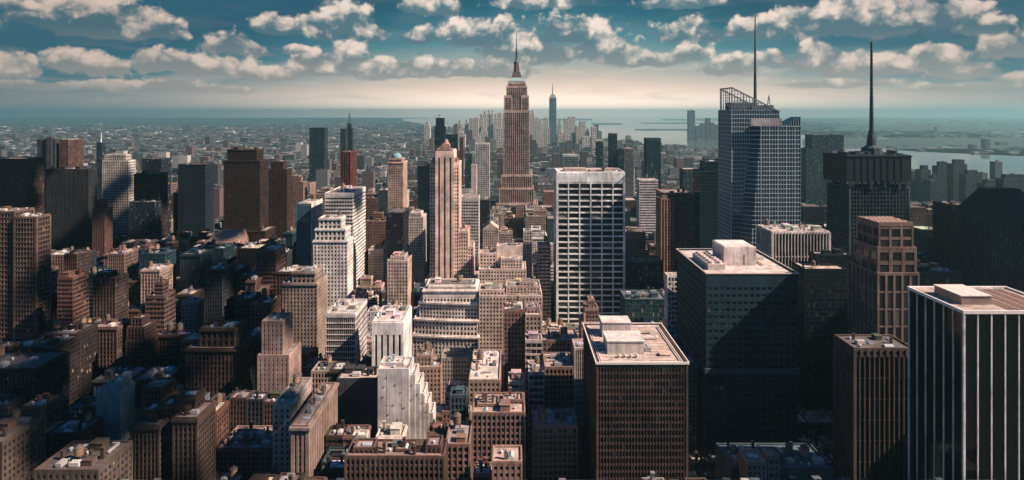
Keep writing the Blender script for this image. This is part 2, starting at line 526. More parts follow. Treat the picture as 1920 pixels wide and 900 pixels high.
# ---------------------------------------------------------------- facades
def facade(Wm, Gm, plan, z0, z1, st, win=None):
    fh, bay = st.get('fh', 3.7), st.get('bay', 3.2)
    bf, pf = st.get('band', .5), st.get('pier', .45)
    pb, pv = st.get('pb', .3), st.get('pv', .42)
    cap = st.get('cap', 0)
    Gm.prism(plan, z0, z1, uvb=(bay, fh))
    zt = z1 - cap
    if cap:
        Wm.prism(offset(plan, max(pb, pv) + .06), zt, z1 - .02)
    nf = max(1, round((zt - z0) / fh)); fhe = (zt - z0) / nf
    bh = fhe * bf
    if bf > 0:
        po = offset(plan, pb)
        for k in range(nf):
            zz = zt - k * fhe
            Wm.ring(po, plan, zz - bh, zz)
    n = len(plan)
    for k in range(n):
        a, b = Vector(plan[k]), Vector(plan[(k + 1) % n])
        e = b - a; L = e.length; d = e / L; nrm = Vector((d.y, -d.x))
        if nrm.y > .5:
            continue
        mid = (a + b) / 2
        nb = max(1, round(L / bay)); bw = L / nb; pw = bw * pf
        if pf > 0:
            for i in range(nb + 1):
                s0, s1 = i * bw - pw / 2, i * bw + pw / 2
                if st.get('wide') and i % st['wide'] == 0:
                    s0 -= pw * .5; s1 += pw * .5
                s0, s1 = max(0, s0), min(L, s1)
                p, q = a + d * s0, a + d * s1
                P, Q = p + nrm * pv, q + nrm * pv
                Wm.quad((P.x, P.y, z0), (Q.x, Q.y, z0), (Q.x, Q.y, zt), (P.x, P.y, zt))
                Wm.quad((p.x, p.y, z0), (P.x, P.y, z0), (P.x, P.y, zt), (p.x, p.y, zt))
                Wm.quad((Q.x, Q.y, z0), (q.x, q.y, z0), (q.x, q.y, zt), (Q.x, Q.y, zt))
        if win is not None and nrm.dot(-mid) > 0:
            for i in range(nb):
                c = a + d * (i + .5) * bw + nrm * .07
                for f in range(nf):
                    zc = zt - f * fhe - bh - (fhe - bh) / 2
                    py, px = PY(zc, c.y), PX(c.x, c.y)
                    if py < 905 and -5 < px < 1925:
                        win.append((c.y, c.x, zc, math.atan2(d.y, d.x), bw - pw, fhe - bh))
    if pf > 0:
        h = pv * 1.12
        for k in range(n):
            a, b, c = Vector(plan[k - 1]), Vector(plan[k]), Vector(plan[(k + 1) % n])
            if (b - a).normalized().dot((c - b).normalized()) < .8:
                Wm.prism(rect(b.x - h, b.x + h, b.y - h, b.y + h), z0, zt)
    if st.get('cornice'):
        ch = st['cornice']
        Wm.ring(offset(plan, pv + ch), plan, z1 - 1.3, z1 + .15)
        Wm.ring(offset(plan, pv + ch * .4), plan, z1 - 2.4, z1 - 1.32)
def roof_on(Wm, Rm, plan, z, ph=1.1, po=.36):
    Wm.ring(offset(plan, po), offset(plan, -.45), z - .3, z + ph)
    Rm.prism(offset(plan, -.43), z - .2, z + .06)

# ---------------------------------------------------------------- shared roof-top pieces
def shared(name, fn, m):
    b = MB(); fn(b); return b.mesh(name, m)
_unit = shared('pane', lambda b: b.box(-.5, .5, -.02, .02, -.5, .5), M['pane'])
def f_tank(b):
    b.cyl(0, 0, 1.9, 2.6, 6.4, n=14)
def f_tankroof(b):
    b.cyl(0, 0, 2.1, 6.4, 7.9, .12, n=14)
def f_frame(b):
    for x in (-1.4, 1.4):
        for y in (-1.4, 1.4):
            b.box(x - .14, x + .14, y - .14, y + .14, 0, 2.6)
    b.box(-1.6, 1.6, -1.6, 1.6, 2.3, 2.58)
def f_hvac(b):
    b.box(-2.4, 2.4, -1.5, 1.5, .4, 2.3)
    b.box(-2.2, 2.2, -1.3, 1.3, 0, .38)
    for x in (-1.3, 0, 1.3):
        b.cyl(x, 0, .52, 2.3, 2.75, n=10)
def f_bulk(b):
    b.box(-2.5, 2.5, -3, 3, 0, 3.2)
    b.box(-2.75, 2.75, -3.25, 3.25, 3.21, 3.5)
    b.box(-.6, .6, -3.08, -2.9, 0, 2.2)
def f_fan(b):
    b.cyl(0, 0, .5, 0, .9, n=8); b.cyl(0, 0, .85, .9, 1.35, .6, n=8)
def f_duct(b):
    b.box(-4, 4, -.45, .45, .5, 1.4); b.box(3.2, 4.05, .46, 3, .5, 1.4)
    for x in (-3, 0, 3): b.box(x - .1, x + .1, -.5, .5, 0, .49)
def f_chim(b):
    b.box(-.7, .7, -.7, .7, 0, 4.2); b.box(-.85, .85, -.85, .85, 4.21, 4.5)
def f_sky(b):
    b.prism(rect(-2.4, 2.4, -1.2, 1.2), 0, .6); b.prism(rect(-2.2, 2.2, -1.1, 1.1), .61, 1.3, plan2=rect(-2.2, 2.2, -.08, .08))
SH = {k: shared(k, f, M[m]) for k, f, m in (('water_tank', f_tank, 'metal'), ('tank_roof', f_tankroof, 'metal'), ('tank_stand', f_frame, 'metal'),
      ('air_handler', f_hvac, 'metal'), ('bulkhead', f_bulk, 'wall'), ('roof_fan', f_fan, 'metal'), ('duct', f_duct, 'metal'), ('chimney', f_chim, 'wall'), ('skylight', f_sky, 'metal'))}
def put(kind, par, x, y, z, rz=0, s=1.0, color=(.3, .28, .26), name=None):
    o = bpy.data.objects.new(name or kind, SH[kind]); COL.objects.link(o)
    o.parent = par
    ox, oy, oz = par['_o']
    o.location = (x - ox, y - oy, z - oz)
    o.rotation_euler = (0, 0, rz)
    o.scale = (s, s, s) if not isinstance(s, tuple) else s
    o.color = (*color, 1)
    if kind == 'water_tank':
        for k, c in (('tank_roof', (.10, .08, .07)), ('tank_stand', (.06, .06, .06))):
            q = bpy.data.objects.new(k, SH[k]); COL.objects.link(q); q.parent = o; q.color = (*c, 1)
    return o
SIZE = {'air_handler': (2.6, 1.7), 'bulkhead': (2.8, 3.3), 'roof_fan': (1, 1), 'duct': (4.2, 3.1), 'chimney': (1, 1), 'skylight': (2.5, 1.3), 'water_tank': (2.2, 2.2)}
def clutter(par, x0, x1, y0, y1, z, n, r, wallc, kinds=None, avoid=()):
    used = [((a + b) / 2, (c + d) / 2, (b - a) / 2 + .4, (d - c) / 2 + .4) for a, b, c, d in avoid]
    n += len(used)
    got = []
    for _ in range(n * 6):
        if len(used) >= n:
            break
        k = r.choice(kinds or ['air_handler', 'bulkhead', 'roof_fan', 'duct', 'chimney', 'skylight', 'water_tank', 'bulkhead', 'air_handler'])
        if k == 'water_tank' and got.count(k) >= 2:
            continue
        rz = r.choice([0, PI / 2]); sx, sy = SIZE[k]
        s = r.uniform(.8, 1.3)
        sx *= s; sy *= s
        if rz: sx, sy = sy, sx
        if x1 - x0 < 2 * sx + 2.4 or y1 - y0 < 2 * sy + 2.4:
            continue
        x = r.uniform(x0 + sx + 1.1, x1 - sx - 1.1); y = r.uniform(y0 + sy + 1.1, y1 - sy - 1.1)
        if any(abs(x - a) < sx + c + .3 and abs(y - b) < sy + d + .3 for a, b, c, d in used):
            continue
        used.append((x, y, sx, sy)); got.append(k)
        c = {'air_handler': r.choice([(.30, .29, .28), (.16, .16, .16), (.46, .43, .40)]), 'bulkhead': tuple(v * r.uniform(.75, 1.2) for v in wallc), 'roof_fan': (.5, .5, .5), 'duct': (.36, .34, .32),
             'chimney': tuple(v * .8 for v in wallc), 'skylight': (.34, .38, .40), 'water_tank': r.choice([(.20, .12, .07), (.14, .1, .08), (.32, .22, .15)])}[k]
        put(k, par, x, y, z + .06, rz, s, c)
    return got

# wall colour of single buildings, relative to their style
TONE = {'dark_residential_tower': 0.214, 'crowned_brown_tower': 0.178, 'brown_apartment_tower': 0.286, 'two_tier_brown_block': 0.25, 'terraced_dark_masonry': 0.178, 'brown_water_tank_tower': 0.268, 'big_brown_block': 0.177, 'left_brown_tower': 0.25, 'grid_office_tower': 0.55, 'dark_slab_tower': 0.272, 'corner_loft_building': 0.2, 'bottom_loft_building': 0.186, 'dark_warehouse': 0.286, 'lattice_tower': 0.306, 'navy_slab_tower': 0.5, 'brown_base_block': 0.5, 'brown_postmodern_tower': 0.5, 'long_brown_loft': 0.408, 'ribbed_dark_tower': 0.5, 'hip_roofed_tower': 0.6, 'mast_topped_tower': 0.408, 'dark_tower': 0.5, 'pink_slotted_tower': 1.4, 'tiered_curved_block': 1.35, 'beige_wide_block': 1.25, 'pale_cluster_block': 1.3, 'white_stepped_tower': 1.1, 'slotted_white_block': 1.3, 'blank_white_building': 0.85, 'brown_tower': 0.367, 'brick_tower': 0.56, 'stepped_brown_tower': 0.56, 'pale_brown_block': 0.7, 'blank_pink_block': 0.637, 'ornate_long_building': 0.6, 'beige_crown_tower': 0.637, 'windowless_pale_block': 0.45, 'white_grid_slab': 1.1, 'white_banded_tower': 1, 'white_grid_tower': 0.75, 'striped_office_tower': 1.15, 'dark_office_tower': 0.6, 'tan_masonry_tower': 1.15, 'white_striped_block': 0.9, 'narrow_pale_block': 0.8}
# ---------------------------------------------------------------- generic building
# style table: floor height, bay, band share, pier share, wall colour, glass colour
STONE = (.62, .50, .42); LIME = (.66, .57, .50); WHITE = (.80, .75, .69); BROWN = (.17, .095, .07); DBROWN = (.09, .05, .04)
TAN = (.40, .28, .22); BRICK = (.22, .115, .085); GREY = (.30, .29, .28); NAVY = (.012, .04, .06); TEAL = (.02, .08, .10); BLACK = (.006, .012, .02)
ROOFP = (.62, .52, .45); ROOFD = (.12, .10, .09); ROOFM = (.32, .26, .22)
def S_(wall, glass=(.012, .018, .026), **k):
    d = dict(wall=wall, glass=glass); d.update(k); return d
PUNCH = dict(fh=3.6, bay=3.0, band=.46, pier=.46)
HEROES = []     # (px left, px right, y top, Y front, Y back, X0, X1, vis)
FOOT = []
def register(x0, x1, y0, y1, z, vis, nick):
    FOOT.append((x0 - 2, x1 + 2, y0 - 2, y1 + 2))
    xs = [PX(x0, y0), PX(x1, y0), PX(x0, y1), PX(x1, y1)]
    HEROES.append(dict(l=min(xs), r=max(xs), y0=y0, y1=y1, top=PY(z, y0 if z < HC else y0), vis=vis, nick=nick, x0=x0, x1=x1, z=z))
PANES = [(.008, .014, .022), (.015, .022, .03), (.02, .032, .042), (.01, .01, .014), (.03, .045, .055)]
def windows(par, win, cap, r):
    # one object per window for the ones that show largest; the rest is the glazing behind the wall
    win.sort()
    for (y, x, z, rz, w_, h_) in win[:cap]:
        o = bpy.data.objects.new('window', _unit); COL.objects.link(o); o.parent = par
        ox, oy, oz = par['_o']
        o.location = (x - ox, y - oy, z - oz); o.rotation_euler = (0, 0, rz); o.scale = (w_ * .96, 1, h_ * .96)
        q = r.random()
        c = r.choice(PANES) if q < .93 else ((.20, .16, .13) if q < .955 else (.08, .07, .06))
        o.color = (*c, 1)
def building(name, label, cat, Y, masses, st, vis=560, nick=None, roofc=None, junk=4, win=0, group=None, plans=None, glassm='glass', seed=None, reg=True, tanks=None):
    """masses: (xl, xr, ytop, depth, dy) in photograph pixels for x and y, metres for depth and dy (setback of the front)"""
    r = random.Random(seed if seed is not None else hash(label) % 9973 if False else sum(map(ord, label)))
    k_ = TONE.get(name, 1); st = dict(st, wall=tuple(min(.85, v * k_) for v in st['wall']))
    boxes = []
    for i, m in enumerate(masses):
        xl, xr, yt, D = m[:4]; dy = m[4] if len(m) > 4 else 0
        yy = Y + dy
        boxes.append([X_(xl, yy), X_(xr, yy), yy, yy + D, Z_(yt, yy), m[5] if len(m) > 5 else None])
    x0 = min(b[0] for b in boxes); x1 = max(b[1] for b in boxes); y0 = min(b[2] for b in boxes); y1 = max(b[3] for b in boxes)
    rt = root(name, label, cat, ((x0 + x1) / 2, (y0 + y1) / 2, 0), group)
    Wm, Gm, Rm = MB(), MB(), MB()
    wins = [] if win else None
    for i, (a, b, c, d, z, st2) in enumerate(boxes):
        z0 = Z_(st2['zpx'], c) if st2 and 'zpx' in st2 else 0
        for (a2, b2, c2, d2, z2, _) in boxes[:i]:
            if a >= a2 - .3 and b <= b2 + .3 and c >= c2 - .3 and d <= d2 + .3 and z2 < z:
                z0 = max(z0, z2)
        plan = rect(a, b, c, d)
        if plans and plans.get(i):
            plan = plans[i](a, b, c, d)
        s2 = dict(st); s2.update(st2 or {})
        facade(Wm, Gm, plan, z0, z, s2, wins)
        roof_on(Wm, Rm, plan, z, s2.get('par', 1.1))
        if junk:
            over = [q[:4] for k, q in enumerate(boxes) if k != i and q[4] > z + .5 and q[0] < b and q[1] > a and q[2] < d and q[3] > c]
            clutter(rt, a + .6, b - .6, c + .6, d - .6, z, int(junk * 1.5) if len(boxes) < 4 else max(3, junk), r, st['wall'], tanks, over)
    Wm.build('wall', M['wall'], rt, st['wall'])
    go = Gm.build('glazing', M[glassm], rt, st['glass'])
    if win:
        go['kind'] = 'stuff'
        windows(rt, wins, win, r)
    Rm.build('roof', M['roof'], rt, roofc or ROOFM)
    if reg:
        register(x0, x1, y0, y1, max(b[4] for b in boxes), vis, nick or label)
    rt['_b'] = (x0, x1, y0, y1)
    return rt, boxes
def extra(par, name, m, color, fn):
    b = MB(); fn(b); return b.build(name, M[m], par, color)
# ---------------------------------------------------------------- the buildings that can be told apart
DGRID = dict(fh=3.6, bay=2.9, band=.34, pier=.30, pv=.5)
PIERS = dict(fh=3.9, bay=2.6, band=.22, pier=.42, pb=.15, pv=.6)
BANDS = dict(fh=4.0, bay=3.4, band=.46, pier=.1, pb=.45, pv=.2)
GRID = dict(fh=3.8, bay=2.4, band=.3, pier=.3)
CURT = dict(fh=4.0, bay=2.2, band=.12, pier=.1, pb=.12, pv=.2)
BLANK = dict(fh=14, bay=9, band=.93, pier=.9)
B = building
def st(base, wall, glass=(.012, .018, .026), **k):
    d = dict(base); d['wall'] = wall; d['glass'] = glass; d.update(k); return d

# --- left edge and left middle
B('brown_tower', 'tall reddish brown tower cut by the left edge of the photo, above the lattice-fronted tower', 'skyscraper', 800, [(-40, 48, 299, 31)], st(GRID, BROWN, bay=2.1, cap=5), 400, 'the brown tower at the left edge', junk=2)
B('lattice_tower', 'tower wrapped in a pale terracotta lattice of thin floors at the left edge', 'skyscraper', 560, [(28, 68, 408, 16), (-40, 27, 398, 22, 2, dict(wall=TEAL))], st(dict(fh=4.6, bay=3.0, band=.22, pier=.14, pb=1.0, pv=.9), (.42, .27, .21)), 640, 'the lattice tower at the left edge')
B('dark_slab_tower', 'wide dark blue slab tower with fine vertical ribs beside the brown edge tower', 'skyscraper', 850, [(88, 166, 318, 16)], st(PIERS, (.13, .14, .15), (.01, .02, .03), cap=0, bay=1.9), 470, 'the wide dark ribbed slab', roofc=ROOFD, junk=3)
B('dark_tower', 'dark narrow tower with a pale strip, behind the wide dark ribbed slab', 'skyscraper', 1150, [(70, 104, 262, 18), (88, 96, 258, 6, -3)], st(PIERS, (.12, .12, .13)), 300, 'the narrow dark tower far behind the slab', junk=1)
B('brick_tower', 'brown brick tower with sunlit side rising behind the wide dark ribbed slab', 'apartment tower', 1150, [(112, 128, 263, 40)], st(GRID, BRICK), 305, 'the brick tower behind the slab', junk=2)
t, _ = B('needle_tower', 'slender dark blue tower ending in a thin white needle, left of the white grid tower', 'skyscraper', 1220, [(181, 191, 268, 12)], st(CURT, (.05, .08, .1)), 330, 'the needle-topped tower', junk=0)
extra(t, 'spire', 'metal', (.7, .7, .68), lambda b: b.cyl((t['_b'][0] + t['_b'][1]) / 2, 1226, 1.2, Z_(268, 1220), Z_(249, 1220), .5, n=6))
B('white_grid_tower', 'tall white tower with a dense grid of square windows between dark towers', 'apartment tower', 950, [(193, 241, 302, 17), (197, 236, 291, 12, 3)], st(GRID, (.74, .66, .58), bay=3.0, fh=4.2, band=.3, pier=.28), 440, 'the white grid tower at the left', junk=2)
B('stepped_brown_tower', 'slim stepped reddish tower standing between the dark ribbed slab and white grid tower', 'apartment tower', 800, [(174, 196, 392, 15), (178, 190, 377, 10, 2)], st(PUNCH, BRICK), 468, 'the slim stepped reddish tower', junk=1)
B('dark_residential_tower', 'dark tower with rust-coloured sunlit side right of the white grid tower', 'apartment tower', 900, [(252, 298, 327, 22)], st(GRID, (.20, .12, .09), cornice=.5), 440, 'the dark rust-sided tower', junk=3, roofc=ROOFM)
B('dark_penthouse_tower', 'almost black tower top peeping over the dark rust-sided tower', 'skyscraper', 975, [(266, 303, 299, 26)], st(CURT, (.03, .04, .05)), 325, 'the black tower top', junk=1, roofc=ROOFD)
B('dark_wing', 'plain dark lower block joined in front of the rust-sided tower', 'office block', 880, [(243, 290, 380, 16)], st(CURT, (.03, .05, .06)), 450, 'the plain dark wing', junk=2, roofc=ROOFD)
B('navy_slab_tower', 'plain navy blue slab tower with teal striped side standing apart', 'skyscraper', 1000, [(334, 385, 309, 28)], st(CURT, (.045, .06, .075), (.012, .03, .045), fh=4.4, band=.3), 430, 'the plain navy slab', junk=2, roofc=ROOFD, glassm='curtain')
B('crowned_brown_tower', 'broad brown masonry tower with a lighter crown and flared foot', 'skyscraper', 900, [(404, 497, 434, 38, -6), (420, 487, 302, 31), (427, 481, 281, 24, 3)], st(DGRID, (.24, .145, .11), bay=2.6, fh=3.8, cornice=.6), 448, 'the broad brown crowned tower', junk=3)
def sloped(b):
    y0, y1 = 850, 884; z = Z_(455, 850)
    b.prism(rect(X_(384, y0), X_(446, y0), y0, y1), 0, z)
    b.prism(rect(X_(384, y0), X_(446, y0), y0, y1), z + .01, z + 13, plan2=rect(X_(400, y0), X_(440, y0), y0 + 14, y1))
rt = root('sloped_roof_hall', 'low pinkish hall with one big sloping roof at the foot of the broad brown tower', 'hall', (X_(415, 850), 860, 0))
extra(rt, 'wall', 'wall', (.34, .22, .18), sloped)
register(X_(384, 850), X_(446, 850), 850, 884, Z_(440, 850), 458, 'the sloping pink roof')
B('brown_apartment_tower', 'dark brown apartment tower with small penthouse right of the broad crowned tower', 'apartment tower', 960, [(503, 538, 318, 20), (508, 531, 304, 14, 3)], st(DGRID, (.21, .13, .10)), 430, 'the dark brown penthouse tower', junk=2)
B('pale_brown_block', 'light brown stepped block tucked right of the dark brown penthouse tower', 'apartment block', 1010, [(540, 568, 342, 18), (546, 560, 330, 10, 3)], st(PUNCH, (.36, .24, .19)), 425, 'the light brown stepped block', junk=2)

# --- white and glass group left of centre
t, bx = B('glass_front_tower', 'thin tower with mirror blue glass front and blank white side wall', 'office tower', 760, [(556, 583, 383, 42)], st(CURT, (.10, .16, .19), (.04, .12, .15), cap=2), 500, 'the mirror-front tower', junk=2, roofc=ROOFP, glassm='curtain')
a, b_, c, d, z, _ = bx[0]
extra(t, 'side_wall', 'wall', WHITE, lambda b: b.box(b_ + .5, b_ + 1.3, c - .6, d + .6, 0, z + 1.3))
B('striped_office_tower', 'broad office tower with white horizontal bands and boldly striped sunlit side', 'office tower', 740, [(610, 661, 363, 64)], st(BANDS, (.66, .60, .55), (.012, .03, .04), fh=4.6, cap=3), 540, 'the white-banded office tower', junk=6, roofc=ROOFM)
B('dark_red_tower', 'short-looking dark red ribbed tower rising behind the white-banded office tower', 'skyscraper', 1000, [(639, 657, 286, 38)], st(PIERS, (.14, .05, .04), (.015, .01, .012), bay=4.2, pier=.35), 345, 'the dark red ribbed tower', junk=1, roofc=ROOFD)
ARCH = dict(fh=5.5, bay=4.2, pier=.42, band=.34)
B('white_stepped_tower', 'white stepped masonry tower with tiers of arched openings at its crown', 'apartment tower', 620, [(588, 651, 452, 24, 0), (592, 647, 430, 20, 2, ARCH), (599, 639, 410, 15, 4, ARCH)], st(PUNCH, (.72, .66, .60), bay=3.4, fh=4.0, cornice=.7), 572, 'the white stepped tower', junk=3, win=60, roofc=ROOFP)
B('beige_crown_tower', 'beige masonry tower with balustraded crown in front of the white stepped tower', 'apartment tower', 520, [(530, 594, 532, 26), (549, 590, 511, 18, 3, ARCH)], st(PUNCH, (.48, .37, .30), bay=2.9, fh=3.5, cornice=.8), 650, 'the beige crowned tower', junk=4, win=90, roofc=ROOFM)
B('low_glass_office', 'low dark glass office with thin white floor edges and pale roof', 'office block', 462, [(612, 666, 590, 36)], st(dict(fh=4.6, bay=1.5, band=.14, pier=.16, pb=.5, pv=.2), (.62, .56, .52), (.01, .02, .028), cap=1.8), 680, 'the low dark glass office', junk=6, roofc=ROOFP)
t, bx = B('slotted_white_block', 'white block with five tall dark window slots and cluttered pale roof', 'office block', 430, [(700, 755, 604, 34)], st(dict(fh=3.9, bay=4.0, band=0, pier=.62, pv=.8), (.66, .60, .55), (.015, .02, .03), cap=9), 690, 'the white block with tall slots', junk=6, roofc=ROOFP)
B('blank_white_building', 'nearly windowless white building stepping down in jagged terraces on its sunny side', 'building', 380,
  [(710, 766, 694, 18), (766, 777, 706, 17, .5), (777, 787, 722, 16, 1), (787, 795, 740, 15, 1.5), (795, 803, 758, 14, 2), (803, 811, 776, 13, 2.5), (714, 756, 683, 10, 6)],
  st(BLANK, (.70, .64, .60), fh=26, band=.96, pier=.93), 795, 'the blank white building', junk=3, roofc=ROOFP)
rt = bpy.data.objects['blank_white_building']
for (px, py) in ((724, 708), (741, 722), (752, 736), (718, 745), (737, 760), (727, 778), (757, 765), (746, 787), (772, 722), (782, 740), (791, 756), (799, 772), (771, 750), (720, 725)):
    yy = 379.35
    o = bpy.data.objects.new('window', _unit); COL.objects.link(o); o.parent = rt
    if px > 766: yy = {772: 379.85, 771: 379.85, 782: 380.35, 791: 380.85, 799: 381.35}[px]
    o.location = (X_(px, yy) - rt['_o'][0], yy - rt['_o'][1], Z_(py, yy) - rt['_o'][2]); o.scale = (.7, 1, 1.1); o.color = (.08, .08, .08, 1)
B('brown_annex', 'brown stepped annex squeezed between the blank white building and the tiered block', 'building', 472, [(779, 826, 690, 22), (782, 808, 668, 14, 5)], st(PUNCH, (.36, .25, .2)), 760, 'the brown annex', junk=4, win=30)

def curved(a, b, c, d):
    n = 9; pts = []
    for i in range(n + 1):
        u = i / n
        pts.append((a + (b - a) * u, c + 5.5 * (1 - u) ** 2.2 + .6 * math.sin(PI * u)))
    return pts + [(b, d), (a, d)]
B('tiered_curved_block', 'pale curved block in four setback tiers of small square windows', 'office block', 525,
  [(773, 896, 632, 50, 0), (776, 895, 601, 44, 4), (786, 894, 569, 38, 8), (794, 893, 544, 32, 12, dict(cap=6)), (800, 891, 536, 20, 18, dict(cap=3))],
  st(dict(fh=3.9, bay=3.1, band=.40, pier=.40, pb=.35, pv=.45), (.62, .54, .47), (.02, .03, .04), cornice=.9), 668, 'the tiered curved block', junk=5, win=100, plans={0: curved, 1: curved, 2: curved}, roofc=(.16, .13, .12))
B('pale_roofed_block', 'low block with large pale sunlit roof in front of the tiered curved block', 'building', 400, [(880, 937, 714, 50), (884, 915, 700, 12, 30)], st(PUNCH, (.40, .28, .22)), 722, 'the large pale roof', junk=10, roofc=(.66, .56, .49))
B('grey_window_wing', 'grey wing of narrow windows under the tiered curved block', 'building', 482, [(828, 880, 673, 20)], st(PUNCH, (.34, .29, .26), bay=2.3), 722, 'the grey window wing', junk=4, win=40)

# --- 500-foot pink tower with three slots
SL = dict(fh=4.0, bay=5.35, band=0, pier=.68, pv=.9, cap=7)
t, bx = B('pink_slotted_tower', 'tall pink stone tower with three dark vertical slots down its front', 'skyscraper', 618,
  [(798, 893, 527, 34, -4), (807, 860, 306, 28, 0, dict(cap=3)), (860, 877, 434, 26, 2), (877, 887, 464, 24, 4), (818, 850, 283, 26, -1.6, SL)],
  st(PUNCH, (.62, .44, .36), (.02, .018, .02), bay=2.7, fh=3.9, pier=.45), 528, 'the pink tower with three slots', junk=1, win=80, roofc=ROOFM)
def crown(b):
    a, b_, c, d, z, _ = bx[4]
    for i in range(7):
        x = a + .8 + i * (b_ - a - 3) / 6
        b.box(x, x + 1.4, c - 1.1, c + .6, z + 1, z + 3.6 + (i % 2) * 1.6)
    b.box(a + 5, b_ - 5, c + 6, c + 18, z, z + 7); b.cyl((a + b_) / 2, c + 12, 3.4, z + 7, z + 12, 1.2, n=8)
    for x in (a - 4.5, b_ + 1.6):
        b.box(x, x + 2.6, c + 2, c + 6, Z_(306, 618), Z_(306, 618) + 6)
extra(t, 'crown', 'wall', (.36, .22, .18), crown)
t, bx = B('domed_tan_tower', 'tan ornate tower with small green dome and sunlit side', 'skyscraper', 900, [(728, 755, 305, 36), (731, 752, 298, 24, 4)], st(PUNCH, (.50, .35, .28), bay=2.7, cornice=.8), 395, 'the domed tan tower', junk=0)
a, b_, c, d, z, _ = bx[1]
extra(t, 'dome', 'metal', (.16, .30, .31), lambda b: [b.cyl((a + b_) / 2, c + 10, 8.2 * math.cos(k * .25), z + 1 + 8 * math.sin(k * .25), z + 1 + 8 * math.sin((k + 1) * .25), 8.2 * math.cos((k + 1) * .25), n=16) for k in range(6)])
B('black_glass_block', 'black glass block with white dashed edge below the domed tan tower', 'office block', 700, [(724, 756, 400, 36)], st(CURT, (.03, .035, .045), (.008, .012, .018)), 482, 'the black glass block', junk=3, roofc=ROOFD)
B('tan_masonry_tower', 'tan masonry tower with sunlit side below the black glass block', 'apartment tower', 600, [(727, 764, 490, 38), (733, 758, 482, 20, 6)], st(PUNCH, (.50, .38, .31)), 575, 'the tan tower below the black glass block', junk=3, win=50)
B('pale_stepped_tower', 'pale stepped tower with rounded top left of the pink slotted tower', 'office tower', 780, [(767, 793, 408, 30), (770, 789, 400, 20, 4)], st(PUNCH, (.56, .48, .42)), 530, 'the pale stepped tower', junk=1, roofc=ROOFP)
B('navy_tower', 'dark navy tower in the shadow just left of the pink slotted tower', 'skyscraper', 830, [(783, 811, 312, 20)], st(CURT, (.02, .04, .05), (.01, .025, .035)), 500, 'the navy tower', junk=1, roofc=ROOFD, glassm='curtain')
t, bx = B('dark_antenna_tower', 'dark teal tower with stepped top and small antennas behind the pink slotted tower', 'skyscraper', 1500, [(815, 834, 238, 26), (817, 832, 222, 20, 3)], st(CURT, (.02, .045, .055), (.01, .03, .04)), 280, 'the dark antenna tower', junk=0, roofc=ROOFD)
a, b_, c, d, z, _ = bx[1]
extra(t, 'antenna', 'metal', (.1, .12, .13), lambda b: [b.cyl(x, c + 8, .7, z, z + 11, .4, n=6) for x in (a + 7, a + 10)])
B('dark_teal_slab', 'flat-topped dark teal slab beside the dark antenna tower', 'skyscraper', 1540, [(836, 857, 253, 24)], st(CURT, (.02, .045, .055), (.01, .03, .04)), 300, 'the flat dark teal slab', junk=1, roofc=ROOFD)
B('pale_office_slab', 'pale office slab with rows of small windows right of the pink slotted tower', 'office tower', 760, [(864, 897, 371, 24)], st(BANDS, (.60, .54, .49), pier=.3, cap=3), 460, 'the pale office slab', junk=4)
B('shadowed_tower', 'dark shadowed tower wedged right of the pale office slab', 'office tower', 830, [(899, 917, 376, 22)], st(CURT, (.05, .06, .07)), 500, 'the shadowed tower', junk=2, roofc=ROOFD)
B('white_ribbed_tower', 'white gridded tower with a dark top band between the pink tower and the spired tower', 'skyscraper', 1150, [(892, 917, 270, 26)], st(GRID, (.66, .62, .58), (.02, .05, .06), bay=3.2, cap=0), 350, 'the white gridded tower with dark top', junk=1)
B('blank_beige_tower', 'small blank beige tower left of the white gridded tower', 'building', 1090, [(884, 893, 310, 14)], st(BLANK, (.6, .52, .46)), 350, 'the blank beige tower', junk=0)
B('blue_grey_tower', 'blue grey tower behind the blank beige tower', 'skyscraper', 1240, [(872, 885, 288, 18)], st(CURT, (.12, .2, .22)), 345, 'the blue grey tower', junk=1)
B('slim_brown_tower', 'very slim brown tower behind the flat dark teal slab', 'skyscraper', 1400, [(862, 868, 258, 14)], st(GRID, BROWN), 320, 'the very slim brown tower', junk=0)
B('far_dark_block', 'lone dark teal block far off above the low rooftops', 'office block', 2100, [(580, 608, 240, 40)], st(CURT, (.02, .04, .05), (.01, .025, .035)), 255, 'the lone far dark block', junk=1, roofc=ROOFD)
t, bx = B('far_spired_tower', 'distant narrow tower with a lattice spire above low rooftops', 'skyscraper', 2000, [(649, 660, 240, 20), (651, 658, 232, 12, 3)], st(CURT, (.04, .07, .08)), 262, 'the distant lattice-spired tower', junk=0)
a, b_, c, d, z, _ = bx[1]
def spire(b):
    m = (a + b_) / 2
    for dx, dy in ((-5, -5), (5, -5), (5, 5), (-5, 5)):
        b.bar((m + dx, c + 6 + dy, z), (m, c + 6, z + 38), .9)
    for k in range(5):
        q = 5 * (1 - k / 6); b.box(m - q, m + q, c + 6 - q, c + 6 + q, z + k * 6, z + k * 6 + .8)
    b.cyl(m, c + 6, .7, z + 30, z + 47, .3, n=6)
extra(t, 'spire', 'metal', (.06, .09, .1), spire)
B('far_teal_block', 'distant teal block leaning against the lattice-spired tower', 'office block', 1960, [(638, 648, 242, 24)], st(CURT, (.05, .08, .09)), 262, 'the distant teal block', junk=0)

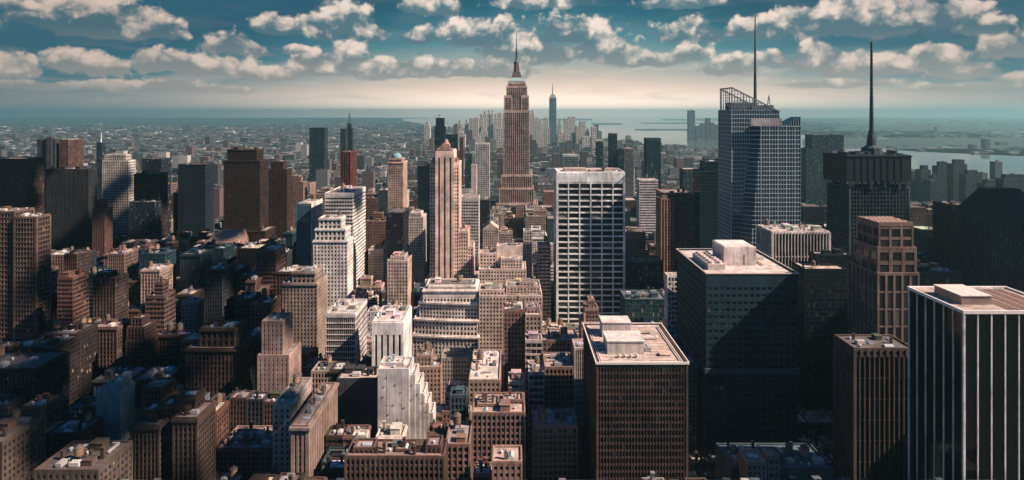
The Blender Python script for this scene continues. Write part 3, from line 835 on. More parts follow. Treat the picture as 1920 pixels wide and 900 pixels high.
# --- tallest tower with mast
def esb():
    Y = 1300
    rt = root('art_deco_skyscraper', 'tallest tower in the middle, brown ribbed shaft with stepped crown and needle mast', 'skyscraper', (X_(968, Y), Y + 25, 0))
    W1, G1, R1 = MB(), MB(), MB()
    s = st(dict(fh=5.0, bay=4.6, band=.14, pier=.34, pb=.2, pv=1.0), (.54, .40, .34), (.030, .016, .016))
    tiers = [(930, 1008, 380, 50, -12), (937, 1000, 352, 46, -9), (941, 997, 328, 44, -6), (945, 992, 208, 40, 0), (946, 959, 180, 34, 1.5), (978, 991, 180, 34, 1.5), (950, 988, 162, 34, 2.6), (953, 985, 155, 30, 5)]
    z = {}
    for i, (xl, xr, yt, D, dy) in enumerate(tiers):
        z0 = 0 if i < 4 else Z_(208, Y) - .5
        if i == 7: z0 = Z_(162, Y)
        if i == 6: z0 = Z_(208, Y) - .5
        p = rect(X_(xl, Y), X_(xr, Y), Y + dy + 0.01 * i, Y + dy + D)
        s2 = dict(s, bay=3.4 if i in (4, 5) else 4.6, cap=4 if i in (3, 4, 5) else 3)
        facade(W1, G1, p, z0, Z_(yt, Y), s2)
        roof_on(W1, R1, p, Z_(yt, Y), 1.6)
    W1.build('wall', M['wall'], rt, s['wall']); G1.build('glazing', M['glass'], rt, s['glass']); R1.build('roof', M['roof'], rt, ROOFM)
    m, yc = X_(968.5, Y), Y + 20
    extra(rt, 'crown', 'metal', (.30, .42, .42), lambda b: [b.prism(rect(m - 19, m + 19, yc - 14, yc + 14), Z_(155, Y), Z_(151, Y)), b.prism(rect(m - 17, m + 17, yc - 13, yc + 13), Z_(151, Y) + .01, Z_(145, Y), plan2=rect(m - 12, m + 12, yc - 9, yc + 9))])
    def mast(b):
        b.prism(rect(m - 12, m + 12, yc - 9, yc + 9), Z_(145, Y) + .02, Z_(134, Y), plan2=rect(m - 8, m + 8, yc - 7, yc + 7))
        b.cyl(m, yc, 7.2, Z_(134, Y), Z_(117, Y), 5.2, n=12)
        for k in range(4):
            an = PI / 4 + k * PI / 2; x, y = m + 7 * math.cos(an), yc + 7 * math.sin(an)
            b.prism(rect(x - 1.1, x + 1.1, y - 1.1, y + 1.1), Z_(140, Y), Z_(119, Y), plan2=rect(x - .5, x + .5, y - .5, y + .5))
        b.cyl(m, yc, 6.0, Z_(117, Y) + .01, Z_(115, Y), 6.0, n=12)
        b.cyl(m, yc, 4.8, Z_(115, Y) + .02, Z_(110, Y), 2.6, n=12)
    extra(rt, 'mast', 'metal', (.13, .10, .10), mast)
    def ant(b):
        b.cyl(m, yc, 2.2, Z_(110, Y), Z_(90, Y), 1.5, n=8)
        b.cyl(m, yc, 1.3, Z_(90, Y), Z_(60, Y), .5, n=8)
        for k in range(6):
            z_ = Z_(108, Y) + k * 4; b.cyl(m, yc, 2.6, z_, z_ + .7, n=8)
    extra(rt, 'antenna', 'metal', (.06, .07, .08), ant)
    register(X_(925, Y), X_(1012, Y), Y - 15, Y + 52, Z_(60, Y), 384, 'the tallest spired tower')
esb()

# --- white grid slab
t, bx = B('white_grid_slab', 'huge white slab with six columns of long dark windows and blank top band', 'skyscraper', 650, [(1045, 1170, 324, 40)],
  st(dict(fh=6.45, bay=12.3, band=.24, pier=.10, pb=.9, pv=1.1), (.82, .77, .72), (.008, .012, .018), cap=10.5, par=1.6), 606, 'the huge white grid slab', junk=0, win=100, roofc=(.7, .62, .56))
a, b_, c, d, z, _ = bx[0]
def top(b):
    b.box(a + 9, a + 34, c + 14, c + 30, z + .1, z + 3.4); b.box(a + 38, a + 52, c + 10, c + 30, z + .1, z + 2.2); b.box(b_ - 18, b_ - 5, c + 22, c + 34, z + .1, z + 2.6)
extra(t, 'bulkhead', 'wall', (.5, .38, .32), top)
extra(t, 'satellite_dish', 'metal', (.04, .05, .06), lambda b: [b.cyl(b_ - 22, c + 8, 1.0, z, z + 3.0, n=8), b.cyl(b_ - 22, c + 8, .8, z + 3.0, z + 5.2, 3.6, n=16)])
register(*(t['_b']), z, 606, 'the huge white grid slab') if False else None

# --- centre low-rise
B('pale_cluster_block', 'pale masonry block with blank penthouses left of the huge white grid slab', 'building', 600, [(898, 986, 506, 30), (932, 979, 463, 14, 12, BLANK), (900, 929, 476, 16, 8), (940, 978, 486, 8, 3)], st(PUNCH, (.58, .45, .38)), 552, 'the pale block with blank penthouses', junk=7, win=40, roofc=ROOFP)
B('beige_wide_block', 'wide beige block of small windows in front of the pale penthouse block', 'building', 530, [(899, 1016, 556, 34), (899, 945, 545, 20, 6), (950, 1012, 538, 20, 10), (975, 1000, 530, 8, 14)], st(PUNCH, (.50, .38, .31)), 572, 'the wide beige block', junk=8, win=70)
B('white_topped_brown_block', 'brown block with a crisp white roof edge among beige blocks', 'building', 470, [(945, 984, 582, 22, 0, dict(cap=1.5)), (948, 962, 572, 8, 8)], st(PUNCH, (.24, .14, .11)), 700, 'the brown block with white roof', junk=4, win=60, roofc=(.72, .64, .58))
B('narrow_stone_block', 'narrow stone block with stacked white terraces beside the white-roofed brown block', 'building', 466, [(986, 1014, 592, 20), (988, 1008, 578, 10, 6)], st(PUNCH, (.42, .30, .25)), 625, 'the narrow terrace block', junk=3, win=30, roofc=ROOFP)
B('banded_dark_block', 'dark block with slanting white floor bands right of a shaded canyon', 'office block', 402, [(992, 1019, 700, 18), (986, 1016, 640, 12, 26)], st(BANDS, (.52, .42, .37), fh=4.4, band=.3), 775, 'the dark block with white bands', junk=3)
B('brown_pink_roof_block', 'brown grid-windowed block with a pink roof right of the white-banded block', 'building', 404, [(1022, 1074, 690, 24), (1024, 1052, 680, 10, 10)], st(DGRID, (.25, .16, .13)), 770, 'the brown block with pink roof', junk=5, win=40, roofc=(.5, .36, .30))
B('low_workshop_block', 'low brown block with messy lit roof behind the pink-roofed brown block', 'building', 452, [(1018, 1084, 640, 24)], st(PUNCH, (.22, .14, .11)), 684, 'the low messy-roofed block', junk=10, roofc=(.42, .33, .28))
t, bx = B('gothic_turret_tower', 'small brown gothic tower with turret in front of the huge white grid slab', 'tower', 445, [(1091, 1129, 606, 16), (1098, 1121, 580, 12, 2), (1104, 1113, 562, 6, 4)], st(PUNCH, (.34, .22, .18), bay=2.2, cornice=.4), 640, 'the gothic turret tower', junk=0, win=20)
extra(t, 'turret', 'wall', (.30, .2, .16), lambda b: [b.cyl(X_(1095, 445), 447, 1.6, Z_(606, 445), Z_(588, 445), 1.2, n=8), b.cyl(X_(1126, 445), 447, 1.4, Z_(606, 445), Z_(592, 445), .4, n=8), b.cyl(bx[2][0] + 1.8, 451, 1.6, bx[2][4], bx[2][4] + 4, .1, n=8)])
B('louvred_narrow_block', 'narrow block with pale vertical louvres at the corner of the grid office tower', 'office block', 405, [(1078, 1102, 655, 16)], st(PIERS, (.5, .4, .34), bay=1.6), 790, 'the narrow louvred block', junk=2)
B('slender_pale_tower', 'slender pale tower with tidy windows left of the huge white grid slab', 'apartment tower', 720, [(982, 997, 434, 14)], st(PUNCH, (.62, .54, .48)), 500, 'the slender pale tower', junk=1)
B('dark_lattice_block', 'small dark block with light lattice front left of the huge white grid slab', 'office block', 655, [(1010, 1032, 462, 18)], st(BANDS, (.34, .29, .27), bay=4), 505, 'the small dark lattice block', junk=2, win=20)
t, bx = B('gabled_block', 'pale block with a small gabled temple roof below the white gridded tower', 'building', 830, [(906, 934, 430, 20)], st(PUNCH, (.5, .4, .34)), 460, 'the gabled block', junk=0)
a, b_, c, d, z, _ = bx[0]
extra(t, 'gable_roof', 'wall', (.56, .46, .4), lambda b: b.prism(rect(a - .5, b_ + .5, c - .5, d + .5), z + 1.12, z + 9, plan2=rect((a + b_) / 2 - .1, (a + b_) / 2 + .1, c - .4, d + .4)))

# --- brown grid office with cluttered roof (near centre right)
t, bx = B('grid_office_tower', 'near brown office tower with dense window grid and pale plant boxes on its roof', 'office tower', 330, [(1120, 1288, 684, 60)],
  st(dict(fh=4.0, bay=1.75, band=.34, pier=.2, pb=.3, pv=.5), (.20, .125, .10), (.02, .022, .026), par=1.4), 900, 'the brown grid office tower', junk=0, win=100, roofc=(.50, .39, .33))
a, b_, c, d, z, _ = bx[0]
extra(t, 'parapet_rail', 'metal', (.78, .68, .6), lambda b: (b.ring(offset(rect(a, b_, c, d), 1.1), offset(rect(a, b_, c, d), .62), z + .6, z + 1.9), b.ring(offset(rect(a, b_, c, d), -1.6), offset(rect(a, b_, c, d), -1.9), z + .1, z + 1.0), b.ring(offset(rect(a, b_, c, d), -2.8), offset(rect(a, b_, c, d), -3.05), z + .1, z + .8)))
extra(t, 'plant_room', 'wall', (.66, .58, .52), lambda b: (b.box(a + 8, a + 29.5, c + 14, c + 30, z + .1, z + 7.4), b.box(a + 7.6, a + 29.9, c + 13.6, c + 30.4, z + 7.41, z + 8)))
extra(t, 'plant_room', 'wall', (.66, .58, .52), lambda b: (b.box(a + 9, a + 27, c + 40, c + 52, z + .1, z + 9), b.box(a + 8.7, a + 27.3, c + 39.7, c + 52.3, z + 9.01, z + 9.6), b.box(a + 27.5, a + 46, c + 44, c + 46, z + 5, z + 5.6)))
rr = random.Random(3)
for k in range(9):
    extra(t, 'roof_beam', 'metal', (.62, .48, .40), lambda b, k=k: b.box(a + 31.5, b_ - 5, c + 5 + k * 4.1, c + 5.5 + k * 4.1, z + .1, z + .7))
for k in range(8):
    extra(t, 'roof_beam', 'metal', (.62, .48, .40), lambda b, k=k: b.box(a + 3.5, a + 7, c + 5 + k * 5.5, c + 6 + k * 5.5, z + .1, z + .8))
for k in range(4):
    put('roof_fan', t, a + 14 + k * 3.4, c + 9.5, z + .06, 0, 1.5, (.5, .42, .36))
put('air_handler', t, a + 32.5, c + 20, z + .06, PI / 2, 1.2, (.3, .3, .3))
put('bulkhead', t, a + 41, c + 12, z + .06, PI / 2, (1, 1, .5), (.6, .42, .34))
put('duct', t, a + 38, c + 36, z + .06, 0, 1.3, (.6, .5, .42))

# --- right middle
B('low_teal_glass_block', 'low teal glass block with broad flat roof right of the huge white grid slab', 'office block', 560, [(1173, 1249, 562, 28)], st(CURT, (.06, .10, .11), (.02, .06, .07)), 604, 'the low teal glass block', junk=9, roofc=(.16, .15, .15))
B('dark_flat_block', 'dark flat-roofed block right of the huge white grid slab', 'office block', 650, [(1174, 1243, 492, 24)], st(CURT, (.05, .06, .065)), 545, 'the dark flat-roofed block', junk=5, roofc=ROOFD)
B('tan_flat_block', 'tan block with flat roof touching the right edge of the huge white grid slab', 'building', 770, [(1173, 1210, 436, 30)], st(PUNCH, (.34, .25, .21)), 490, 'the tan flat block', junk=4)
B('brown_curved_tower', 'brown tower with close vertical piers and rounded corner', 'office tower', 720, [(1246, 1300, 364, 40), (1240, 1262, 374, 24, -10)], st(PIERS, (.33, .20, .16), (.012, .012, .016), bay=3.3), 500, 'the brown tower with vertical piers', junk=4, roofc=ROOFM)
B('white_banded_tower', 'small white tower of rounded balconied floors behind the brown vertical-pier tower', 'apartment tower', 1000, [(1199, 1233, 338, 22)], st(BANDS, (.78, .72, .67), fh=4.4, band=.4), 395, 'the small white banded tower', junk=1, roofc=ROOFP)
B('dark_teal_tower', 'dark teal glass tower with stepped top left of the slanted glass skyscraper', 'skyscraper', 700, [(1313, 1369, 322, 26), (1322, 1367, 304, 18, 4)], st(CURT, (.018, .06, .08), (.008, .03, .042), fh=3.8, band=.2), 480, 'the dark teal stepped tower', junk=3, roofc=(.18, .17, .17), glassm='curtain')
B('white_striped_block', 'low block with bright white vertical fins and pale roof below the slanted glass skyscraper', 'office block', 540, [(1448, 1555, 436, 32)], st(dict(fh=22, bay=2.9, band=.06, pier=.2, pb=.5, pv=.9), (.72, .64, .58), (.012, .018, .024)), 500, 'the white-finned block', junk=9, roofc=(.60, .50, .43))
B('black_peach_roof_block', 'black block with peach roof rim and teal box behind, in front of the white-finned block', 'office block', 500, [(1510, 1588, 506, 24), (1532, 1597, 479, 12, 12.6, dict(wall=TEAL))], st(CURT, (.008, .018, .028), (.003, .008, .012)), 900, 'the black peach-roofed block', junk=2, roofc=(.6, .46, .38))
t, bx = B('dark_office_tower', 'near dark blue office tower with square windows and peach roof carrying a pale box', 'office tower', 430, [(1325, 1494, 515, 76)],
  st(dict(fh=5.2, bay=4.4, band=.58, pier=.4, pb=.4, pv=.35), (.018, .062, .09), (.004, .008, .014), cap=6, par=1.3), 900, 'the dark blue office tower', junk=0, win=100, roofc=(.66, .54, .47))
a, b_, c, d, z, _ = bx[0]
extra(t, 'ledge', 'wall', (.05, .08, .1), lambda b: (b.ring(offset(rect(a, b_, c, d), 1.6), offset(rect(a, b_, c, d), .5), Z_(690, 430) - 4, Z_(690, 430)),))
extra(t, 'roof_rim', 'metal', (.78, .62, .54), lambda b: b.ring(offset(rect(a, b_, c, d), .9), offset(rect(a, b_, c, d), .4), z + .7, z + 1.5))
extra(t, 'plant_room', 'wall', (.68, .60, .55), lambda b: (b.box(a + 22, a + 47, c + 26, c + 52, z + .1, z + 14), b.box(a + 22.8, a + 46.2, c + 26.8, c + 51.2, z + 14.01, z + 14.5), b.box(a + 38, a + 39.6, c + 25.6, c + 25.98, z + .2, z + 9)))
def coolers(b):
    b.box(a + 5, a + 18, c + 12, c + 50, z + .1, z + 4.5)
    for i in range(2):
        for k in range(6):
            b.cyl(a + 8.3 + i * 6.2, c + 15.5 + k * 6, 2.3, z + 4.51, z + 6.4, 2.0, n=12)
extra(t, 'cooling_tower', 'metal', (.55, .45, .39), coolers)
put('duct', t, a + 52, c + 30, z + .06, PI / 2, 1.3, (.6, .5, .45)); put('air_handler', t, a + 57, c + 44, z + .06, 0, 1.2, (.5, .45, .4))
B('white_truss_tower', 'slim white tower with zigzag braced front beside the dark blue office tower', 'tower', 520, [(1252, 1276, 518, 9)], st(dict(fh=4.2, bay=2.9, band=.3, pier=.26, pb=.4, pv=.5), (.74, .68, .64), (.03, .04, .05)), 640, 'the slim white braced tower', junk=1, win=40)
extra(bpy.data.objects['white_truss_tower'], 'brace', 'metal', (.82, .76, .7), lambda b: [b.bar((X_(1252 if k % 2 else 1276, 520), 519.2, Z_(522 + k * 17, 520)), (X_(1276 if k % 2 else 1252, 520), 519.2, Z_(539 + k * 17, 520)), .5) for k in range(9)])

# --- slanted glass skyscraper with spire
def slant_tower():
    Y = 600
    rt = root('slanted_glass_skyscraper', 'faceted glass skyscraper with slanted open crown and tall needle spire', 'skyscraper', (X_(1435, Y), Y + 25, 0))
    W1, G1 = MB(), MB()
    # rear left body
    L = [(1377, 205), (1467, 224)]
    xa, xb, y0, y1 = X_(1377, Y), X_(1467, Y), Y + 7, Y + 46
    zt = Z_(206, Y + 7)
    p = rect(xa, xb, y0, y1)
    s = st(dict(fh=4.3, bay=2.6, band=.16, pier=.12, pb=.16, pv=.3), (.34, .42, .46), (.015, .035, .045))
    facade(W1, G1, p, 0, zt, s)
    # front body with leaning left edge, built floor by floor
    zf = Z_(236, Y); X1 = X_(1501, Y); XT = X_(1410, Y); XB = X_(1352, Y)
    nfl = 54; dz = zf / nfl
    lx = lambda z: XB + (XT - XB) * min(1, max(0, (z / zf))) ** .85
    for k in range(nfl):
        z0, z1 = k * dz, (k + 1) * dz
        A, B_ = lx(z0), lx(z1)
        # facet corner: the left part of the front turns away
        P0 = [(A, Y + 9), (A + 9 + 7 * (1 - z0 / zf), Y), (X1, Y), (X1, Y + 40), (A, Y + 40)]
        P1 = [(B_, Y + 9), (B_ + 9 + 7 * (1 - z1 / zf), Y), (X1, Y), (X1, Y + 40), (B_, Y + 40)]
        G1.prism(P0, z0, z1, uvb=(2.6, dz), top=(k == nfl - 1), plan2=P1)
        W1.ring(offset(P1, .35), offset(P1, -.5), z1 - .8, z1 - .02)
    nb = 26
    for i in range(nb + 1):
        x = XB + 6 + (X1 - XB - 6) * i / nb
        z0 = 0
        zz = [k * dz for k in range(nfl + 1) if lx(k * dz) + 9 + 7 * (1 - k / nfl) <= x]
        if not zz: continue
        wdt = .15 if i % 3 else .32
        W1.box(x - wdt, x + (0 if i == nb else wdt), Y - .5, Y + .3, 0, max(zz))
    for k in range(1, 12):
        yy = Y + 40 * k / 12
        W1.box(X1 - .1, X1 + .45, yy - .3, yy + .3, 0, zf)
    # slanted screen at the right
    zl, zr = Z_(238, Y), Z_(219, Y)
    i = len(G1.v)
    xs = X_(1466, Y)
    G1.v += [(xs, Y + .2, zf), (X1, Y + .2, zf), (X1, Y + .2, zr), (xs, Y + .2, zl + .5), (xs, Y + 20, zf), (X1, Y + 20, zf), (X1, Y + 20, zr), (xs, Y + 20, zl + .5)]
    for f in ((0, 1, 2, 3), (1, 5, 6, 2), (5, 4, 7, 6), (3, 2, 6, 7), (4, 0, 3, 7)):
        G1.f.append(tuple(i + q for q in f)); G1.uv.append([(0, 0), (8, 0), (8, 2), (0, 2)])
    for k in range(9):
        x = xs + (X1 - xs) * k / 8; zz = zl + (zr - zl) * k / 8
        W1.box(x - .2, x + .2, Y - .3, Y + .19, zf + .01, zz + .6)
    W1.build('wall', M['metal'], rt, s['wall'])
    G1.build('glazing', M['curtain'], rt, (.028, .055, .07))
    extra(rt, 'upper_panel', 'wall', (.36, .34, .34), lambda b: b.box(X_(1408, Y), X_(1466, Y) - .3, Y - .6, Y + 2, Z_(236, Y) - .1, Z_(222, Y)))
    extra(rt, 'roof', 'roof', ROOFM, lambda b: b.box(X_(1410, Y) + 1, X_(1501, Y) - 1, Y + 2.1, Y + 39, zf + .02, zf + .4))
    # open slanted crown
    zp, zq = Z_(164, Y), Z_(209, Y)
    def crownf(b, y):
        n = 16
        for k in range(n + 1):
            x = xa + (xb - xa) * k / n; zz = zp + (zq - zp) * k / n
            b.bar((x, y, zt), (x, y, zz), .55 if k % 4 else 1.0)
        for q in range(0, 7):
            z_ = zt + (zp - zt) * q / 7
            fr = min(1, max(0, (zp - z_) / (zp - zq)))
            b.bar((xa, y, z_), (xa + (xb - xa) * fr, y, z_), .5)
        b.bar((xa, y, zp), (xb, y, zq), 1.3)
    extra(rt, 'crown_lattice', 'metal', (.16, .21, .24), lambda b: (crownf(b, y0), crownf(b, y1 - 6), [b.bar((xa, y0 + k * 6, zt), (xa, y0 + k * 6, zp), .6) for k in range(6)], b.bar((xa, y0, zp), (xa, y1 - 6, zp), 1.2), b.bar((xb, y0, zq), (xb, y1 - 6, zq), 1.0)))
    extra(rt, 'plant_room', 'wall', (.08, .11, .13), lambda b: (b.box(xa + 4, xb - 20, y0 + 6, y1 - 10, zt + .1, zt + 8), b.box(xa + 22, xb - 4, y0 + 4, y1 - 12, zt + .1, zt + 5)))
    def sp(b):
        q = Y + 26; x, y = X_(1416, q), q
        b.cyl(x, y, 1.8, zt, Z_(140, q), 1.6, n=8); b.cyl(x, y, 1.5, Z_(140, q) + .01, Z_(85, q), 1.1, n=8); b.cyl(x, y, 1.0, Z_(85, q) + .01, Z_(29, q), .55, n=8)
        for k in range(18): b.cyl(x, y, 1.75 - k * .05, zt + 10 + k * 5, zt + 10.5 + k * 5, n=8)
    extra(rt, 'spire', 'metal', (.10, .12, .14), sp)
    def sp2(b):
        x, y = X_(1441.5, Y + 16), Y + 16
        for dx in (-2.2, 2.2): b.bar((x + dx, y, zt), (x, y, Z_(178, Y)), .6)
        for k in range(5): q = 2.2 * (1 - k / 6); b.bar((x - q, y, zt + k * 3), (x + q * .9, y, zt + 2.4 + k * 3), .35)
    extra(rt, 'small_mast', 'metal', (.10, .12, .14), sp2)
    register(X_(1352, Y), X_(1501, Y), Y - 1, Y + 47, Z_(164, Y), 448, 'the slanted glass skyscraper')
slant_tower()

# --- dark tower with broadcast mast
t, bx = B('mast_topped_tower', 'dark scaffold-like tower with black box top and tall broadcast mast', 'skyscraper', 640, [(1593, 1704, 352, 44), (1597, 1700, 338, 36, 4), (1588, 1705, 292, 46, -1.5, dict(fh=26, bay=7, band=.85, pier=.4, wall=BLACK, zpx=345))],
  st(dict(fh=4.4, bay=3.6, band=.14, pier=.14, pb=.7, pv=.9), (.16, .24, .27), (.006, .012, .018)), 560, 'the mast-topped dark tower', junk=5, roofc=ROOFD)
for o in t.children:
    pass
a, b_, c, d, z, _ = bx[2]
extra(t, 'top_box', 'metal', (.010, .014, .020), lambda b: (b.box(a - 1.3, b_ + 1.3, c - 1.3, d + 1.3, Z_(338, 640), z + .3), [b.box(a + 8 + k * 7.2, a + 8.6 + k * 7.2, c - 1.8, c - 1.31, Z_(336, 640), z - 1) for k in range(8)], b.ring(offset(rect(a, b_, c, d), 2.0), offset(rect(a, b_, c, d), 1.31), z - 1.0, z + .4)))
def mast(b):
    x, y = X_(1634, 660), 660
    zz = [z + .4] + [Z_(q, 660) for q in (277, 272, 262, 250, 244)]
    rr_ = [11, 9, 5, 4.6, 3.2, 2.6]
    for k in range(5): b.cyl(x, y, rr_[k], zz[k] + .01, zz[k + 1], rr_[k + 1] if k % 2 else rr_[k] * .92, n=10)
    b.cyl(x, y, 2.3, zz[5] + .02, Z_(180, 660), 1.7, n=8); b.cyl(x, y, 1.6, Z_(180, 660) + .01, Z_(79, 660), 1.1, n=8)
    for k in range(20): b.cyl(x, y, 2.35 - k * .045, zz[5] + 5 + k * 4.6, zz[5] + 6 + k * 4.6, n=8)
extra(t, 'mast', 'metal', (.035, .05, .06), mast)
rm = random.Random(9)
for k in range(14):
    q = a + 2 + k * (b_ - a - 8) / 13; hh = rm.uniform(1.5, 5.5)
    if abs(q - X_(1634, 660)) > 12:
        extra(t, 'plant_box', 'metal', (.03, .045, .055), lambda b: b.box(q, q + rm.uniform(2, 4.4), c + rm.uniform(2, 8), c + rm.uniform(12, 24), z + .2, z + .2 + hh))
for k in range(9):
    q = a + 1 + k * (b_ - a - 6) / 8; hh = rm.uniform(3, 11)
    extra(t, 'hanging_frame', 'metal', (.02, .035, .045), lambda b: b.box(q, q + rm.uniform(2.5, 5), c - 1.1, c + 1.5, Z_(338, 640) - hh, Z_(338, 640) - .02))

t, bx = B('brown_postmodern_tower', 'brown stone tower with boxy crown of big square openings', 'skyscraper', 400,
  [(1646, 1722, 514, 34, -4, dict(bay=5.2, pier=.3, band=.08, fh=12)), (1646, 1717, 466, 28, -2, dict(bay=9.5, pier=.28, band=.3, fh=8)), (1648, 1711, 420, 24, 0, dict(bay=6.8, pier=.22, band=.25, fh=9, cap=1.5))],
  st(PUNCH, (.40, .27, .22), (.025, .022, .025)), 660, 'the brown tower with boxy crown', junk=0, win=0, roofc=(.42, .28, .22))
a, b_, c, d, z, _ = bx[2]
for k in range(7):
    extra(t, 'roof_beam', 'metal', (.60, .42, .34), lambda b, k=k: b.box(a + 1.2 + k * 3.1, a + 1.7 + k * 3.1, c + 1, d - 1, z + .3, z + 1.0))
for k in range(3):
    extra(t, 'roof_beam', 'metal', (.60, .42, .34), lambda b, k=k: b.box(a + 1, b_ - 1, c + 4 + k * 7, c + 4.5 + k * 7, z + 1.01, z + 1.6))
B('brown_base_block', 'brown block with vertical ribs and square-windowed parapet at the foot of the boxy-crowned tower', 'office block', 371, [(1602, 1712, 668, 22, 0, dict(band=.05)), (1602, 1712, 655, 22, 0.05, dict(bay=4, fh=5, band=.4, pier=.4))], st(dict(fh=14, bay=3.2, band=.04, pier=.22, pb=.3, pv=.8), (.22, .155, .135), (.008, .012, .018)), 900, 'the ribbed brown base block', junk=7, roofc=ROOFD)
t, bx = B('black_striped_tower', 'black tower with thin bright white vertical stripes in the bottom right corner', 'skyscraper', 300, [(1807, 2012, 586, 41)],
  st(dict(fh=60, bay=7.3, band=0, pier=.085, pb=.2, pv=.5, par=1.0), (.80, .74, .70), (.003, .004, .006)), 900, 'the black white-striped tower', junk=0, roofc=(.42, .32, .27), glassm='pane')
a, b_, c, d, z, _ = bx[0]
extra(t, 'roof_rim', 'metal', (.82, .74, .68), lambda b: b.ring(offset(rect(a, b_, c, d), .8), offset(rect(a, b_, c, d), .37), z - .5, z + 1.2))
extra(t, 'plant_room', 'wall', (.34, .25, .21), lambda b: (b.box(a + 8, a + 24, c + 12, c + 32, z + .1, z + 4.6),))
extra(t, 'plant_room_roof', 'metal', (.62, .52, .46), lambda b: [b.box(a + 7.6 + k * 5.6, a + 13 + k * 5.6, c + 11.6, c + 32.4, z + 4.61, z + 5.0) for k in range(3)])
for k in range(12):
    extra(t, 'roof_beam', 'metal', (.60, .42, .34), lambda b, k=k: b.box(a + 26 + k * 2.2, a + 26.4 + k * 2.2, c + 2, d - 2, z + .1, z + .5 + (k % 3) * .15))
B('ribbed_dark_tower', 'dark ribbed tower with pale roof edge and rust latticed side behind the black striped tower', 'skyscraper', 565, [(1787, 1836, 386, 26)], st(PIERS, (.10, .08, .08), (.008, .012, .018)), 540, 'the dark ribbed tower at the right', junk=2, roofc=ROOFM)
t, bx = B('hip_roofed_tower', 'dark tower with steep hipped roof near the right edge', 'skyscraper', 520, [(1846, 1960, 412, 38)], st(PIERS, (.03, .06, .08), (.006, .012, .018), bay=3.2), 600, 'the hip-roofed dark tower', junk=0, roofc=ROOFD)
a, b_, c, d, z, _ = bx[0]
extra(t, 'hip_roof', 'wall', (.008, .02, .03), lambda b: b.prism(rect(a, b_, c, d), z + 1.12, Z_(358, 520), plan2=rect(a + 14, b_ - 10, c + 14, d - 14)))
B('low_dark_block', 'low dark block with busy roof between the boxy-crowned tower and black striped tower', 'office block', 470, [(1716, 1800, 512, 26)], st(CURT, (.04, .05, .06)), 560, 'the low dark busy-roofed block', junk=8, roofc=(.16, .14, .13))
B('far_stepped_teal_tower', 'broad stepped teal tower above the river right of the slanted glass skyscraper', 'skyscraper', 1300, [(1512, 1584, 280, 40, 2), (1524, 1582, 254, 34, 4)], st(CURT, (.05, .08, .09), (.02, .05, .06)), 330, 'the broad stepped teal tower', junk=2, roofc=ROOFM)

# --- mid-distance towers right of centre
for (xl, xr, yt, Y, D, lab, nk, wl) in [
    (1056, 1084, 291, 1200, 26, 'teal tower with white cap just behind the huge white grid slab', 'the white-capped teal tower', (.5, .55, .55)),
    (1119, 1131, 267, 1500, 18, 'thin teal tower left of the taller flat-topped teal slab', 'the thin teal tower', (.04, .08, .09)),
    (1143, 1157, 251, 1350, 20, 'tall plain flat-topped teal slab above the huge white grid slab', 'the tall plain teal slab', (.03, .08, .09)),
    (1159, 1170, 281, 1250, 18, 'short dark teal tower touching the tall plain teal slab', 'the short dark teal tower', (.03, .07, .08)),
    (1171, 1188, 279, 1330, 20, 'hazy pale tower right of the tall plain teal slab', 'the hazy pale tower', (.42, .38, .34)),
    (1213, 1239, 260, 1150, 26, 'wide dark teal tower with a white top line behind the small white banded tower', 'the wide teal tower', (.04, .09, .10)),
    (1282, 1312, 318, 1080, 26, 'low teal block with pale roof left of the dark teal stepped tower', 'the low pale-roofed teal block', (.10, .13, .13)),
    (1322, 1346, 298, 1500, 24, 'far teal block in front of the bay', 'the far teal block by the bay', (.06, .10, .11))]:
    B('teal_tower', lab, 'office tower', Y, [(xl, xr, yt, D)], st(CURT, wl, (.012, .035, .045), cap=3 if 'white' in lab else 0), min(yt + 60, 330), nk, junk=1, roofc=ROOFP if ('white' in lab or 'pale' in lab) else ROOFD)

# --- bottom left and bottom centre
B('corner_loft_building', 'loft building with dark roof and sunlit window wall in the bottom left corner', 'building', 290, [(-100, 4, 832, 26)], st(PUNCH, (.44, .31, .25), fh=3.4, bay=2.6), 900, 'the corner loft building', junk=12, win=0, roofc=(.10, .08, .07))
B('bottom_loft_building', 'long loft building with dark roof and pale gridded end wall at the bottom edge', 'building', 285, [(66, 184, 884, 25)], st(PUNCH, (.46, .33, .27), fh=3.4), 900, 'the bottom loft building', junk=11, win=30, roofc=(.09, .07, .065))
B('windowless_pale_block', 'windowless pale teal and cream block standing alone between brown buildings', 'building', 372, [(181, 226, 735, 13), (205, 226, 722, 10, 1.5)], st(BLANK, (.50, .58, .58), fh=30, band=.97, pier=.96), 812, 'the windowless pale block', junk=2)
B('dark_warehouse', 'dark warehouse with small roof huts left of the windowless pale block', 'building', 345, [(88, 152, 815, 18)], st(DGRID, (.13, .09, .08)), 870, 'the dark warehouse', junk=9, win=30, roofc=(.10, .08, .075))
B('big_brown_block', 'big brown apartment block with recessed courts and sunlit buff side', 'apartment block', 320,
  [(246, 298, 800, 18), (298, 326, 815, 14, 5), (326, 369, 786, 19), (300, 352, 762, 10, 8), (256, 290, 772, 9, 6), (335, 366, 745, 9, 9)],
  st(DGRID, (.34, .225, .175), fh=3.3, bay=2.3, cornice=.5), 900, 'the big brown apartment block', junk=5, win=100, roofc=(.2, .15, .13))
B('two_tier_brown_block', 'wide two-tier brown block with arched upper windows', 'building', 440, [(350, 443, 655, 26), (376, 440, 617, 18, 5, ARCH)], st(DGRID, (.25, .15, .115), cornice=.8, fh=3.9), 735, 'the two-tier brown block', junk=6, win=100, roofc=(.15, .11, .1))
